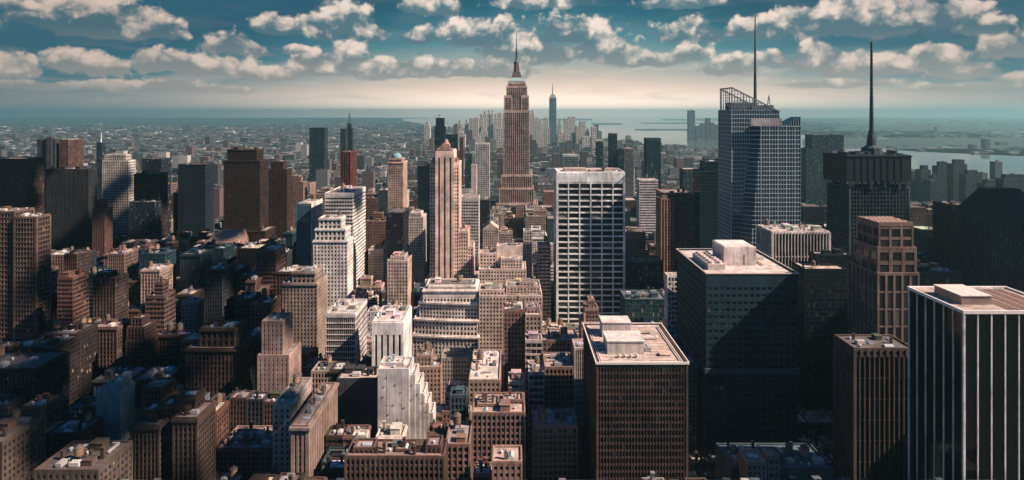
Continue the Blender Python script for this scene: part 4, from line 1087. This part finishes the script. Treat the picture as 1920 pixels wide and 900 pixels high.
B('terraced_dark_masonry', 'large dark masonry building climbing in terraces along the left edge', 'building', 400, [(-60, 66, 694, 30), (28, 100, 655, 26, 31), (80, 140, 628, 24, 60)], st(DGRID, (.19, .125, .105), cornice=.7), 745, 'the terraced dark masonry building', junk=7, win=70, roofc=(.09, .08, .08))
B('brown_water_tank_tower', 'brown tower narrowing to a small top above dark canyons', 'apartment tower', 470, [(237, 272, 640, 16, -1), (239, 271, 615, 14), (247, 266, 598, 9, 3)], st(DGRID, (.28, .17, .13)), 690, 'the narrowing brown tower', junk=1, win=60)
B('left_brown_tower', 'brown masonry tower with sunlit side below the white grid tower', 'apartment tower', 560, [(176, 216, 523, 18), (182, 206, 513, 10, 3)], st(DGRID, (.32, .21, .165)), 600, 'the sunlit-sided brown tower', junk=3, win=60)
B('small_pale_side_block', 'small dark block with bright white side wall', 'building', 562, [(341, 367, 569, 15)], st(PUNCH, (.40, .34, .31)), 622, 'the small white-sided block', junk=2, win=20)
B('blank_pink_block', 'blank pinkish block with stepped sunlit side right of the two-tier brown block', 'building', 430, [(484, 541, 668, 24), (492, 530, 604, 18, 3)], st(PUNCH, (.52, .36, .30), pier=.65, band=.62), 738, 'the blank pinkish block', junk=4, roofc=ROOFM)
B('narrow_pale_block', 'narrow pale block with blank front and long windowed side', 'building', 350, [(513, 545, 762, 36)], st(PUNCH, (.52, .44, .39), pier=.6), 830, 'the narrow pale block', junk=5, roofc=ROOFM)
B('ornate_long_building', 'long ornate building with rugged sunlit stone side running down to the street', 'building', 330, [(550, 577, 800, 52), (560, 575, 784, 30, 20)], st(PUNCH, (.50, .36, .29), pv=.9, cornice=1.0), 862, 'the long ornate building', junk=9, roofc=(.34, .26, .22))
B('dark_walled_block', 'block with plain dark wall under a peach roof left of the blank white building', 'building', 400, [(633, 708, 712, 18)], st(BLANK, (.045, .05, .06), fh=30, band=.95), 800, 'the peach-roofed dark-walled block', junk=9, roofc=(.62, .47, .38))
B('long_brown_loft', 'long brown loft building with jumbled roof along the bottom edge', 'building', 300, [(648, 832, 858, 15), (664, 700, 842, 8, 4), (742, 768, 846, 7, 5), (800, 826, 838, 9, 4)], st(DGRID, (.27, .165, .125), fh=3.4, bay=2.5), 900, 'the long brown loft building', junk=9, win=60, roofc=(.30, .2, .165))
B('corner_turret_block', 'small brown block with roof hut at the end of the long brown loft building', 'building', 322, [(836, 880, 835, 24), (845, 868, 822, 9, 9)], st(DGRID, (.25, .15, .12)), 900, 'the small brown end block', junk=4, win=30)
B('lit_roof_brown_block', 'brown block with pink lit roofs between two dark canyons', 'building', 342, [(886, 984, 776, 24), (896, 934, 760, 10, 8), (944, 980, 752, 9, 12)], st(DGRID, (.24, .15, .12)), 870, 'the lit-roofed brown block', junk=7, win=60, roofc=(.46, .33, .27))
B('bottom_small_block', 'small brown block with pink roof at the bottom edge below the lit-roofed brown block', 'building', 300, [(924, 978, 868, 14)], st(PUNCH, (.3, .19, .15)), 900, 'the small pink-roofed bottom block', junk=5, roofc=(.5, .36, .3))
B('rowhouse_terrace_block', 'low brown block with crowded lit roof left of the grid office tower', 'building', 352, [(1000, 1082, 800, 20), (1044, 1074, 788, 8, 8)], st(DGRID, (.24, .16, .13)), 900, 'the low crowded-roof block', junk=9, win=30, roofc=(.48, .35, .29))
B('bottom_right_hut_block', 'small block with open-topped roof court at the bottom edge below the dark blue office tower', 'building', 340, [(1402, 1436, 868, 12), (1441, 1460, 858, 7, 2)], st(PUNCH, (.38, .28, .23)), 900, 'the small court-roofed block', junk=2, roofc=ROOFM)
B('teal_terrace_block', 'low dark teal roof terrace with small roof plant right of the court-roofed block', 'building', 352, [(1372, 1560, 880, 26)], st(BLANK, (.06, .09, .10)), 900, 'the low teal terrace', junk=22, roofc=(.07, .11, .13))
B('dark_canyon_block', 'dark block hidden in shade in front of the dark-walled peach-roofed block', 'building', 340, [(655, 742, 872, 20)], st(PUNCH, (.12, .085, .08)), 900, 'the shaded block', junk=6, roofc=(.1, .09, .09)) if False else None
B('low_left_roofs_block', 'low brown block with many small roof structures right of the big brown apartment block', 'building', 374, [(410, 506, 842, 26), (430, 470, 826, 12, 8)], st(PUNCH, (.26, .17, .14)), 890, 'the low brown roof-cluttered block', junk=12, win=30, roofc=(.26, .19, .16))

# --- waterfront towers at the right, across the avenue rooftops
for i, (xl, xr, yt, Y) in enumerate([(1706, 1722, 322, 1750), (1727, 1745, 311, 1700), (1759, 1781, 304, 1720), (1788, 1813, 300, 1660), (1811, 1838, 320, 1600), (1745, 1762, 330, 1600), (1846, 1880, 338, 1500), (1882, 1925, 328, 1450)]):
    B('waterfront_tower', 'dark teal tower on the river shore, %s from the mast-topped tower' % ['first', 'second', 'fourth', 'fifth', 'sixth', 'third', 'seventh', 'eighth'][i], 'apartment tower', Y,
      [(xl, xr, yt + 8, 24), (xl + 4, xr - 5, yt, 14, 4)], st(GRID, (.07, .09, .10), (.02, .04, .05)), 380, 'the river-shore towers', group='towers along the river shore', junk=1, roofc=ROOFD)

# --- downtown cluster far off
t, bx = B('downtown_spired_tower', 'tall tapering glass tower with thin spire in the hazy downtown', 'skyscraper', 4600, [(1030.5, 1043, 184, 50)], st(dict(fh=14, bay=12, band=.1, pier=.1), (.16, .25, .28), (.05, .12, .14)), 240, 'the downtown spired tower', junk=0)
a, b_, c, d, z, _ = bx[0]
extra(t, 'spire', 'metal', (.2, .25, .27), lambda b: (b.prism(rect(a, b_, c, d), z + 1.2, z + 30, plan2=rect(a + 12, b_ - 12, c + 12, d - 12)), b.cyl((a + b_) / 2, c + 25, 5, z + 30, z + 118, 1.5, n=8)))
rd = random.Random(11)
DT = [(796, 806, 228), (858, 866, 226), (871, 878, 224), (880, 889, 222), (889, 897, 220), (898, 906, 214), (905, 912, 208), (913, 919, 206), (920, 925, 207), (926, 932, 214), (932, 940, 212), (941, 948, 214), (994, 1002, 207), (1003, 1009, 220),
      (1009, 1016, 224), (1018, 1028, 220), (1045, 1053, 226), (1058, 1066, 222), (1066, 1078, 219), (1080, 1086, 236), (1087, 1098, 228), (1099, 1105, 240), (1110, 1119, 238), (1022, 1031, 240), (1046, 1056, 246), (984, 992, 232), (1070, 1082, 250), (860, 872, 246), (900, 914, 240), (1092, 1106, 256), (1006, 1018, 248), (930, 942, 240), (838, 848, 250), (1120, 1130, 262)]
order = sorted(range(len(DT)), key=lambda i: DT[i][0])
ORD = 'first second third fourth fifth sixth seventh eighth ninth tenth eleventh twelfth thirteenth fourteenth fifteenth sixteenth seventeenth eighteenth nineteenth twentieth'.split()
def ordn(i):
    if i < 20: return ORD[i]
    tens = {2: 'twenty', 3: 'thirty', 4: 'forty', 5: 'fifty', 6: 'sixty', 7: 'seventy', 8: 'eighty', 9: 'ninety'}
    n = i + 1
    return tens[n // 10] + ('-' + ORD[n % 10 - 1] if n % 10 else 'th') if n % 10 else tens[n // 10][:-1] + 'ieth'
for k, i in enumerate(order):
    xl, xr, yt = DT[i]
    Y = rd.uniform(4200, 5200) if yt < 236 else rd.uniform(3700, 4200)
    form = rd.choice(['flat', 'stepped', 'pointed'])
    ms = [(xl, xr, yt, 60)] if form == 'flat' else [(xl, xr, yt + 7, 60), (xl + (xr - xl) * .2, xr - (xr - xl) * .25, yt, 36, 10)]
    B('downtown_tower', 'hazy %s-topped downtown tower, %s from the left across the far cluster' % ('flat' if form == 'flat' else 'step', ordn(k)), 'skyscraper', Y, ms,
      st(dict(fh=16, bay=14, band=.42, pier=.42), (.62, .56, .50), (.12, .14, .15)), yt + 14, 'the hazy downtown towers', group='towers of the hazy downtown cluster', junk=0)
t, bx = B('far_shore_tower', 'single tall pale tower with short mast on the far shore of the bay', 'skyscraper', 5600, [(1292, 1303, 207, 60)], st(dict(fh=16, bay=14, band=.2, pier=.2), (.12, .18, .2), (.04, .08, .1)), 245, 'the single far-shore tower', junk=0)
a, b_, c, d, z, _ = bx[0]
extra(t, 'mast', 'metal', (.2, .25, .27), lambda b: b.cyl((a + b_) / 2, c + 25, 4, z, z + 30, 1, n=6))
for k, (xl, xr, yt) in enumerate([(1306, 1314, 236), (1316, 1322, 232), (1326, 1332, 222), (1334, 1340, 230), (1342, 1349, 234), (1352, 1362, 236)]):
    B('far_shore_block', 'small hazy block on the far shore, %s right of the single far-shore tower' % ORD[k], 'building', 5600 + 40 * k, [(xl, xr, yt, 70)], st(dict(fh=16, bay=14, band=.2, pier=.2), (.14, .17, .18), (.05, .08, .09)), 246, 'the far-shore blocks', group='blocks on the far shore', junk=0)
#FILL

# ---------------------------------------------------------------- the rest of the city: filler buildings packed between the ones above
rf = random.Random(23)
def blocked(x0, x1, y0, y1):
    for a, b, c, d in FOOT:
        if x0 < b and x1 > a and y0 < d and y1 > c:
            return (a, b, c, d)
    return None
def cap_row(x0, x1, y0, y1):
    l = min(PX(x0, y0), PX(x0, y1)) - 1; r_ = max(PX(x1, y0), PX(x1, y1)) + 1
    v = 0
    for h in HEROES:
        if h['y1'] > y0 and h['l'] < r_ and h['r'] > l and h['y0'] > y0 - 4:
            v = max(v, h['vis'])
    return v
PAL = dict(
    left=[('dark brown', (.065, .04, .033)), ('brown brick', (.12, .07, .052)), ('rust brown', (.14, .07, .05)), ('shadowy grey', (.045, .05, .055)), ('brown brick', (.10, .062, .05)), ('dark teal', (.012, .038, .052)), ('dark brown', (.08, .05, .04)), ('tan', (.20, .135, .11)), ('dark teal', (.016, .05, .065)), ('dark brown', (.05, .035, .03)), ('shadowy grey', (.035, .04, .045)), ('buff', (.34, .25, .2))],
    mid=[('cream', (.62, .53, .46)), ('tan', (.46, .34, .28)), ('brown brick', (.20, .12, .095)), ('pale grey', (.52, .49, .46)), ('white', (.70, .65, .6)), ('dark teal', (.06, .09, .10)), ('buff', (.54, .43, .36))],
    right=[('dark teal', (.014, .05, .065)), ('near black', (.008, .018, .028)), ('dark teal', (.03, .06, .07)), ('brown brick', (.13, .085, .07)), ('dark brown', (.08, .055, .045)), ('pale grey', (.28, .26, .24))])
FIL = []
y = 262.0
row = 0
while y < 1420:
    dep = rf.uniform(12, 18) if y < 430 else rf.uniform(19, 28) if y < 800 else rf.uniform(28, 40)
    half = y * .885 + 30
    x = -half
    while x < half:
        wd = rf.uniform(8, 17) if y < 430 else rf.uniform(13, 29) if y < 800 else rf.uniform(20, 40)
        ave = (x + 1000) % 168
        if ave < 17:
            x += 17 - ave + .1; continue
        if (x + 1000 + wd) % 168 < wd:
            wd = wd - ((x + 1000 + wd) % 168)
            if wd < 9:
                x += 12; continue
        dd = dep - rf.uniform(0, 5)
        f = blocked(x, x + wd, y, y + dd)
        if f:
            # try a shallower or narrower lot before giving up
            done = False
            for (xx, ww, yy, d2) in ((x, f[0] - x, y, dd), (x, wd, f[3], y + dd - f[3]), (x, wd, y, f[2] - y)):
                if ww >= 7 and d2 >= 7 and not blocked(xx, xx + ww, yy, yy + d2):
                    FIL.append([xx, xx + ww, yy, yy + d2]); done = True; x = max(x + 1, xx + ww + .8); break
            if not done:
                x = max(x + 6, min(x + wd, f[1] + .1)) if f[1] > x else x + 6
            continue
        FIL.append([x, x + wd, y, y + dd])
        x += wd + rf.choice([.6, .6, .8, 2.5])
    y += dep + (15 if row % (4 if y < 430 else 2) == 1 else .9)
    row += 1
def height(x0, x1, y0, y1):
    m = PX((x0 + x1) / 2, y0)
    q = rf.random()
    if y0 < 420: h = rf.uniform(35, 88)
    elif y0 < 800: h = rf.uniform(25, 85) if q < .8 else rf.uniform(70, 130)
    else: h = rf.uniform(18, 60) if q < .78 else rf.uniform(60, 130)
    if m > 1560 and y0 > 700: h *= .9
    if m < 560 and 430 < y0 < 900 and q < .55: h = rf.uniform(55, 120)
    v = cap_row(x0, x1, y0, y1)
    hm = Z_(max(v, 330 + rf.uniform(0, 40)) + rf.uniform(0, 10), y0)
    hm2 = Z_(max(v, 330), y1)   # the far edge must not cover the thing behind either
    return max(9, min(h, hm, max(hm2, 9)))
for f in FIL:
    f.append(height(*f))
# which of them the camera sees: painter's algorithm on a coarse grid
import numpy as np
GW, GH = 640, 300
idb = -np.ones((GH, GW), int)
items = [(f[2], i, f) for i, f in enumerate(FIL)] + [(h['y0'], -5, (h['x0'], h['x1'], h['y0'], h['y1'], h['z'])) for h in HEROES]
items.sort(key=lambda t: -t[0])
for y0, i, f in items:
    for s in range(6):
        yy = f[3] + (f[2] - f[3]) * s / 5
        a, b = PX(f[0], yy) / 3, PX(f[1], yy) / 3; c = PY(f[4], yy) / 3; d = PY(0, yy) / 3
        a, b, c, d = max(0, int(a)), min(GW, int(b) + 1), max(0, int(c)), min(GH, int(d) + 1)
        if a < b and c < d:
            idb[c:d, a:b] = i
cnt = np.bincount(idb[idb >= 0].ravel(), minlength=len(FIL))
rank = sorted([i for i in range(len(FIL)) if cnt[i] >= 6], key=lambda i: -cnt[i])[:255]
shown = set(rank)
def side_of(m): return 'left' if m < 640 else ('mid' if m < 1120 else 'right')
def scr(f): return PX((f[0] + f[1]) / 2, f[2]), PY(f[4] * .8, f[2])
desc = {}
for i in rank:
    f = FIL[i]; m = PX((f[0] + f[1]) / 2, f[2])
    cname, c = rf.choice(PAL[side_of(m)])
    two = rf.random() < .45 and f[1] - f[0] > 14 and f[4] > 18
    desc[i] = dict(c=c, cn=cname, two=two, st=rf.choice(['punch', 'punch', 'punch', 'bands', 'grid']), roof=rf.choice([('pale-roofed', ROOFP), ('dark-roofed', ROOFD), ('dark-roofed', ROOFD), ('grey-roofed', ROOFM)]), tall=f[4])
    # nearest landmark in the picture
    sx, sy = scr(f); best = None
    for h in HEROES:
        hx = PX((h['x0'] + h['x1']) / 2, h['y0']); hy = (max(0, h['top']) + min(900, h['vis'])) / 2
        dd = abs(sx - hx) + .8 * abs(sy - hy)
        if 'downtown' in h['nick'] or 'far-shore' in h['nick']: dd += 200
        if best is None or dd < best[0]:
            best = (dd, h, sx - hx, sy - hy)
    dd, h, dx, dy = best
    rel = ('right of' if dx > 0 else 'left of') if abs(dx) > abs(dy) * .8 else ('below' if dy > 0 else 'above')
    desc[i]['rel'] = rel + ' ' + h['nick']; desc[i]['d'] = dd
groups = {}
for i in rank:
    q = desc[i]
    if q['tall'] > 75: h = 'tall'
    elif q['tall'] > 40: h = 'mid-height'
    else: h = 'low'
    q['h'] = h
    q['lab'] = '%s %s %s%s block' % (h, q['cn'], q['roof'][0], ' stepped' if q['two'] else '')
    groups.setdefault((q['lab'], q['rel']), []).append(i)
for (lab, rel), l in groups.items():
    l.sort(key=lambda i: desc[i]['d'])
    for k, i in enumerate(l):
        desc[i]['label'] = ('%s, nearest %s' % (lab, rel) if k == 0 and len(l) > 1 else '%s, %s %s' % (lab, ORD[min(k, 19)] + ' out', rel) if k else '%s, %s' % (lab, rel))
FS = dict(punch=dict(fh=3.5, bay=2.9, band=.48, pier=.48), bands=dict(fh=3.9, bay=3.2, band=.45, pier=.12, pb=.4, pv=.2), grid=dict(fh=3.8, bay=2.2, band=.3, pier=.3))
for i in rank:
    x0, x1, y0, y1, h = FIL[i]; q = desc[i]
    rt = root('city_building', q['label'], 'building', ((x0 + x1) / 2, (y0 + y1) / 2, 0), 'city buildings between the landmark towers')
    Wm, Gm, Rm = MB(), MB(), MB()
    k = rf.uniform(.85, 1.15)
    fs = FS[q['st']]
    if q['st'] == 'punch' and side_of(PX((x0 + x1) / 2, y0)) != 'mid': fs = DGRID
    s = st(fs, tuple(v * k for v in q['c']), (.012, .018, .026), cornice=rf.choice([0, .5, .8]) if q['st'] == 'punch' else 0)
    p = rect(x0, x1, y0, y1)
    zb = h if not q['two'] else h - rf.uniform(5, 12)
    if q['two'] and zb < 8: zb = h; q['two'] = False
    facade(Wm, Gm, p, 0, zb, s); roof_on(Wm, Rm, p, zb)
    if q['two']:
        wx, wy = x1 - x0, y1 - y0
        a = x0 + wx * rf.uniform(.05, .35); b = a + wx * rf.uniform(.35, .55); c = y0 + wy * rf.uniform(.15, .35); d = c + wy * .5
        p2 = rect(a, b, c, d); facade(Wm, Gm, p2, zb - .3, h, s); roof_on(Wm, Rm, p2, h)
        clutter(rt, a, b, c, d, h, 1, rf, q['c'])
        clutter(rt, b + 1, x1, y0, y1, zb, 3, rf, q['c']); clutter(rt, x0, x1, y0, c - .5, zb, 2, rf, q['c'])
    elif y0 < 1100:
        clutter(rt, x0, x1, y0, y1, h, 9 if y0 < 500 else (7 if y0 < 800 else 3), rf, q['c'])
    Wm.build('wall', M['wall'], rt, s['wall']); Gm.build('glazing', M['glass'], rt, s['glass']); Rm.build('roof', M['roof'], rt, tuple(v * rf.uniform(.8, 1.15) for v in q['roof'][1]))

# everything smaller: one mass of distant and hidden blocks
mb = MB()
def lot(x0, x1, y0, y1, h):
    mb.prism(rect(x0, x1, y0, y1), 0, h)
    if h > 14 and (x1 - x0) > 10 and rf.random() < .8:
        a = x0 + (x1 - x0) * rf.uniform(.1, .5); c = y0 + (y1 - y0) * rf.uniform(.1, .5)
        mb.prism(rect(a, a + (x1 - x0) * .3, c, c + (y1 - y0) * .3), h + .02, h + rf.uniform(2.5, 5))
for i, f in enumerate(FIL):
    if i not in shown:
        lot(*f)
y = 1425.0
while y < 23000:
    dep = 24 * (1 + (y - 1400) / 2600)
    half = y * .9 + 60; x = -half
    while x < half:
        wd = rf.uniform(.7, 1.7) * dep
        px, py = PX(x + wd / 2, y), PY(0, y)
        dens = .84 if y < 4000 else .6 if y < 7000 else .4 if y < 11000 else .2
        if px > 1500 and y > 3300: dens = .16
        if y > 15000: dens = .13
        if rf.random() < dens and not inpoly(px, py, WATER) and not inpoly(PX(x, y), PY(0, y + dep), WATER) and not inpoly(PX(x + wd, y), py, WATER) and not blocked(x, x + wd, y, y + dep * .8):
            q = rf.random()
            h = rf.uniform(8, 24) if q < .82 else rf.uniform(20, 48) if q < .97 else rf.uniform(50, 100)
            if y > 3200 and not 780 < px < 1200: h = rf.uniform(6, 15) if q < .93 else rf.uniform(15, 34) if q < .992 else rf.uniform(40, 75)
            if 3000 < y < 5200 and 830 < px < 1140: h *= 1.7
            if y > 9000: h = min(h, 45)
            v = cap_row(x, x + wd, y, y + dep)
            if v and y < 5600: h = max(7, min(h, Z_(v, y)))
            tall = h > 50
            w2 = min(wd * .8, 34) if tall else wd * rf.uniform(.6, .95)
            lot(x, x + w2, y, y + min(dep * .8, 40 if tall else 400), h)
        x += wd
    y += dep * 1.12 + 6
o = mb.build('distant_city', M['far']); o['kind'] = 'stuff'

# ---------------------------------------------------------------- streets: avenues with pavements, kerbs and lane lines
pv = MB(); ln = MB()
k = -16
x = -2520 + 8
while x < 1300:
    xs = x
    x += 168
for n in range(-14, 8):
    xc = -1000 + 168 * n + 8.5 + 0.0
    pv.box(xc - 8.6, xc - 6.2, 60, 2800, .06, .18); pv.box(xc + 6.2, xc + 8.6, 60, 2800, .06, .18)
    for yy in range(100, 1200, 12):
        for dx in (-2, 2):
            ln.box(xc + dx - .08, xc + dx + .08, yy, yy + 4, .051, .056)
o = pv.build('pavement', M['pave']); o['kind'] = 'structure'
o = ln.build('road_marking', M['paint']); o['kind'] = 'structure'

# ---------------------------------------------------------------- out-of-view cloud puffs, added to shade the left and right of the city
rc = random.Random(5)
bm = bmesh.new()
def shade_puff(tx, ty, r, h):
    k = (h - 60) / math.tan(SUN_EL)
    x, y = tx + math.sin(SUN_AZ) * k, ty + math.cos(SUN_AZ) * k
    g_ = bmesh.ops.create_icosphere(bm, subdivisions=2, radius=r)
    a1, a2, a3 = [rc.uniform(0, 6.28) for _ in range(3)]
    for v in g_['verts']:
        c = v.co.copy()
        d = 1 + .16 * math.sin(c.x / r * 5 + a1) * math.sin(c.y / r * 6 + a2) + .10 * math.sin(c.z / r * 9 + a3) + rc.uniform(-.04, .04)
        v.co = Vector((c.x * d + x, c.y * d + y, max(c.z * d, -r * .3) * .7 + h))
n = 0
while n < 92:
    ty = rc.uniform(300, 980); px = rc.uniform(-350, 560)
    if px > 430 and rc.random() < (px - 430) / 130: continue
    shade_puff(X_(px, ty), ty, rc.uniform(14, 34), rc.uniform(1150, 1420)); n += 1
n = 0
while n < 170:
    ty = rc.uniform(450, 900); px = rc.uniform(1560, 2250)
    shade_puff(X_(px, ty), ty, rc.uniform(20, 40), rc.uniform(1150, 1420)); n += 1
me = bpy.data.meshes.new('added_shade_clouds'); bm.to_mesh(me); bm.free()
for p in me.polygons: p.use_smooth = True
m, t, b = mat('shade_cloud_white')
b.inputs['Base Color'].default_value = (.85, .85, .85, 1); b.inputs['Roughness'].default_value = 1; b.inputs['Specular IOR Level'].default_value = 0
me.materials.append(m)
o = bpy.data.objects.new('added_shade_clouds', me); COL.objects.link(o); o['kind'] = 'stuff'

# ---------------------------------------------------------------- haze
hz = MB(); hz.box(-50500, 50500, -3500, 33500, -1, 446)
m = bpy.data.materials.new('haze'); m.use_nodes = True
t = NT(m.node_tree)
for nd in list(m.node_tree.nodes):
    if nd.type != 'OUTPUT_MATERIAL': m.node_tree.nodes.remove(nd)
vol = t.n('ShaderNodeVolumePrincipled', ins={'Color': (.50, .86, .89, 1), 'Density': 6.6e-5, 'Anisotropy': .68})
m.node_tree.links.new(vol.outputs[0], [n for n in m.node_tree.nodes if n.type == 'OUTPUT_MATERIAL'][0].inputs['Volume'])
o = hz.build('haze', m); o['kind'] = 'stuff'
print('filler', len(FIL), 'shown', len(rank), 'heroes', len(HEROES), 'far faces', len(mb.f), 'objects', len(bpy.data.objects))
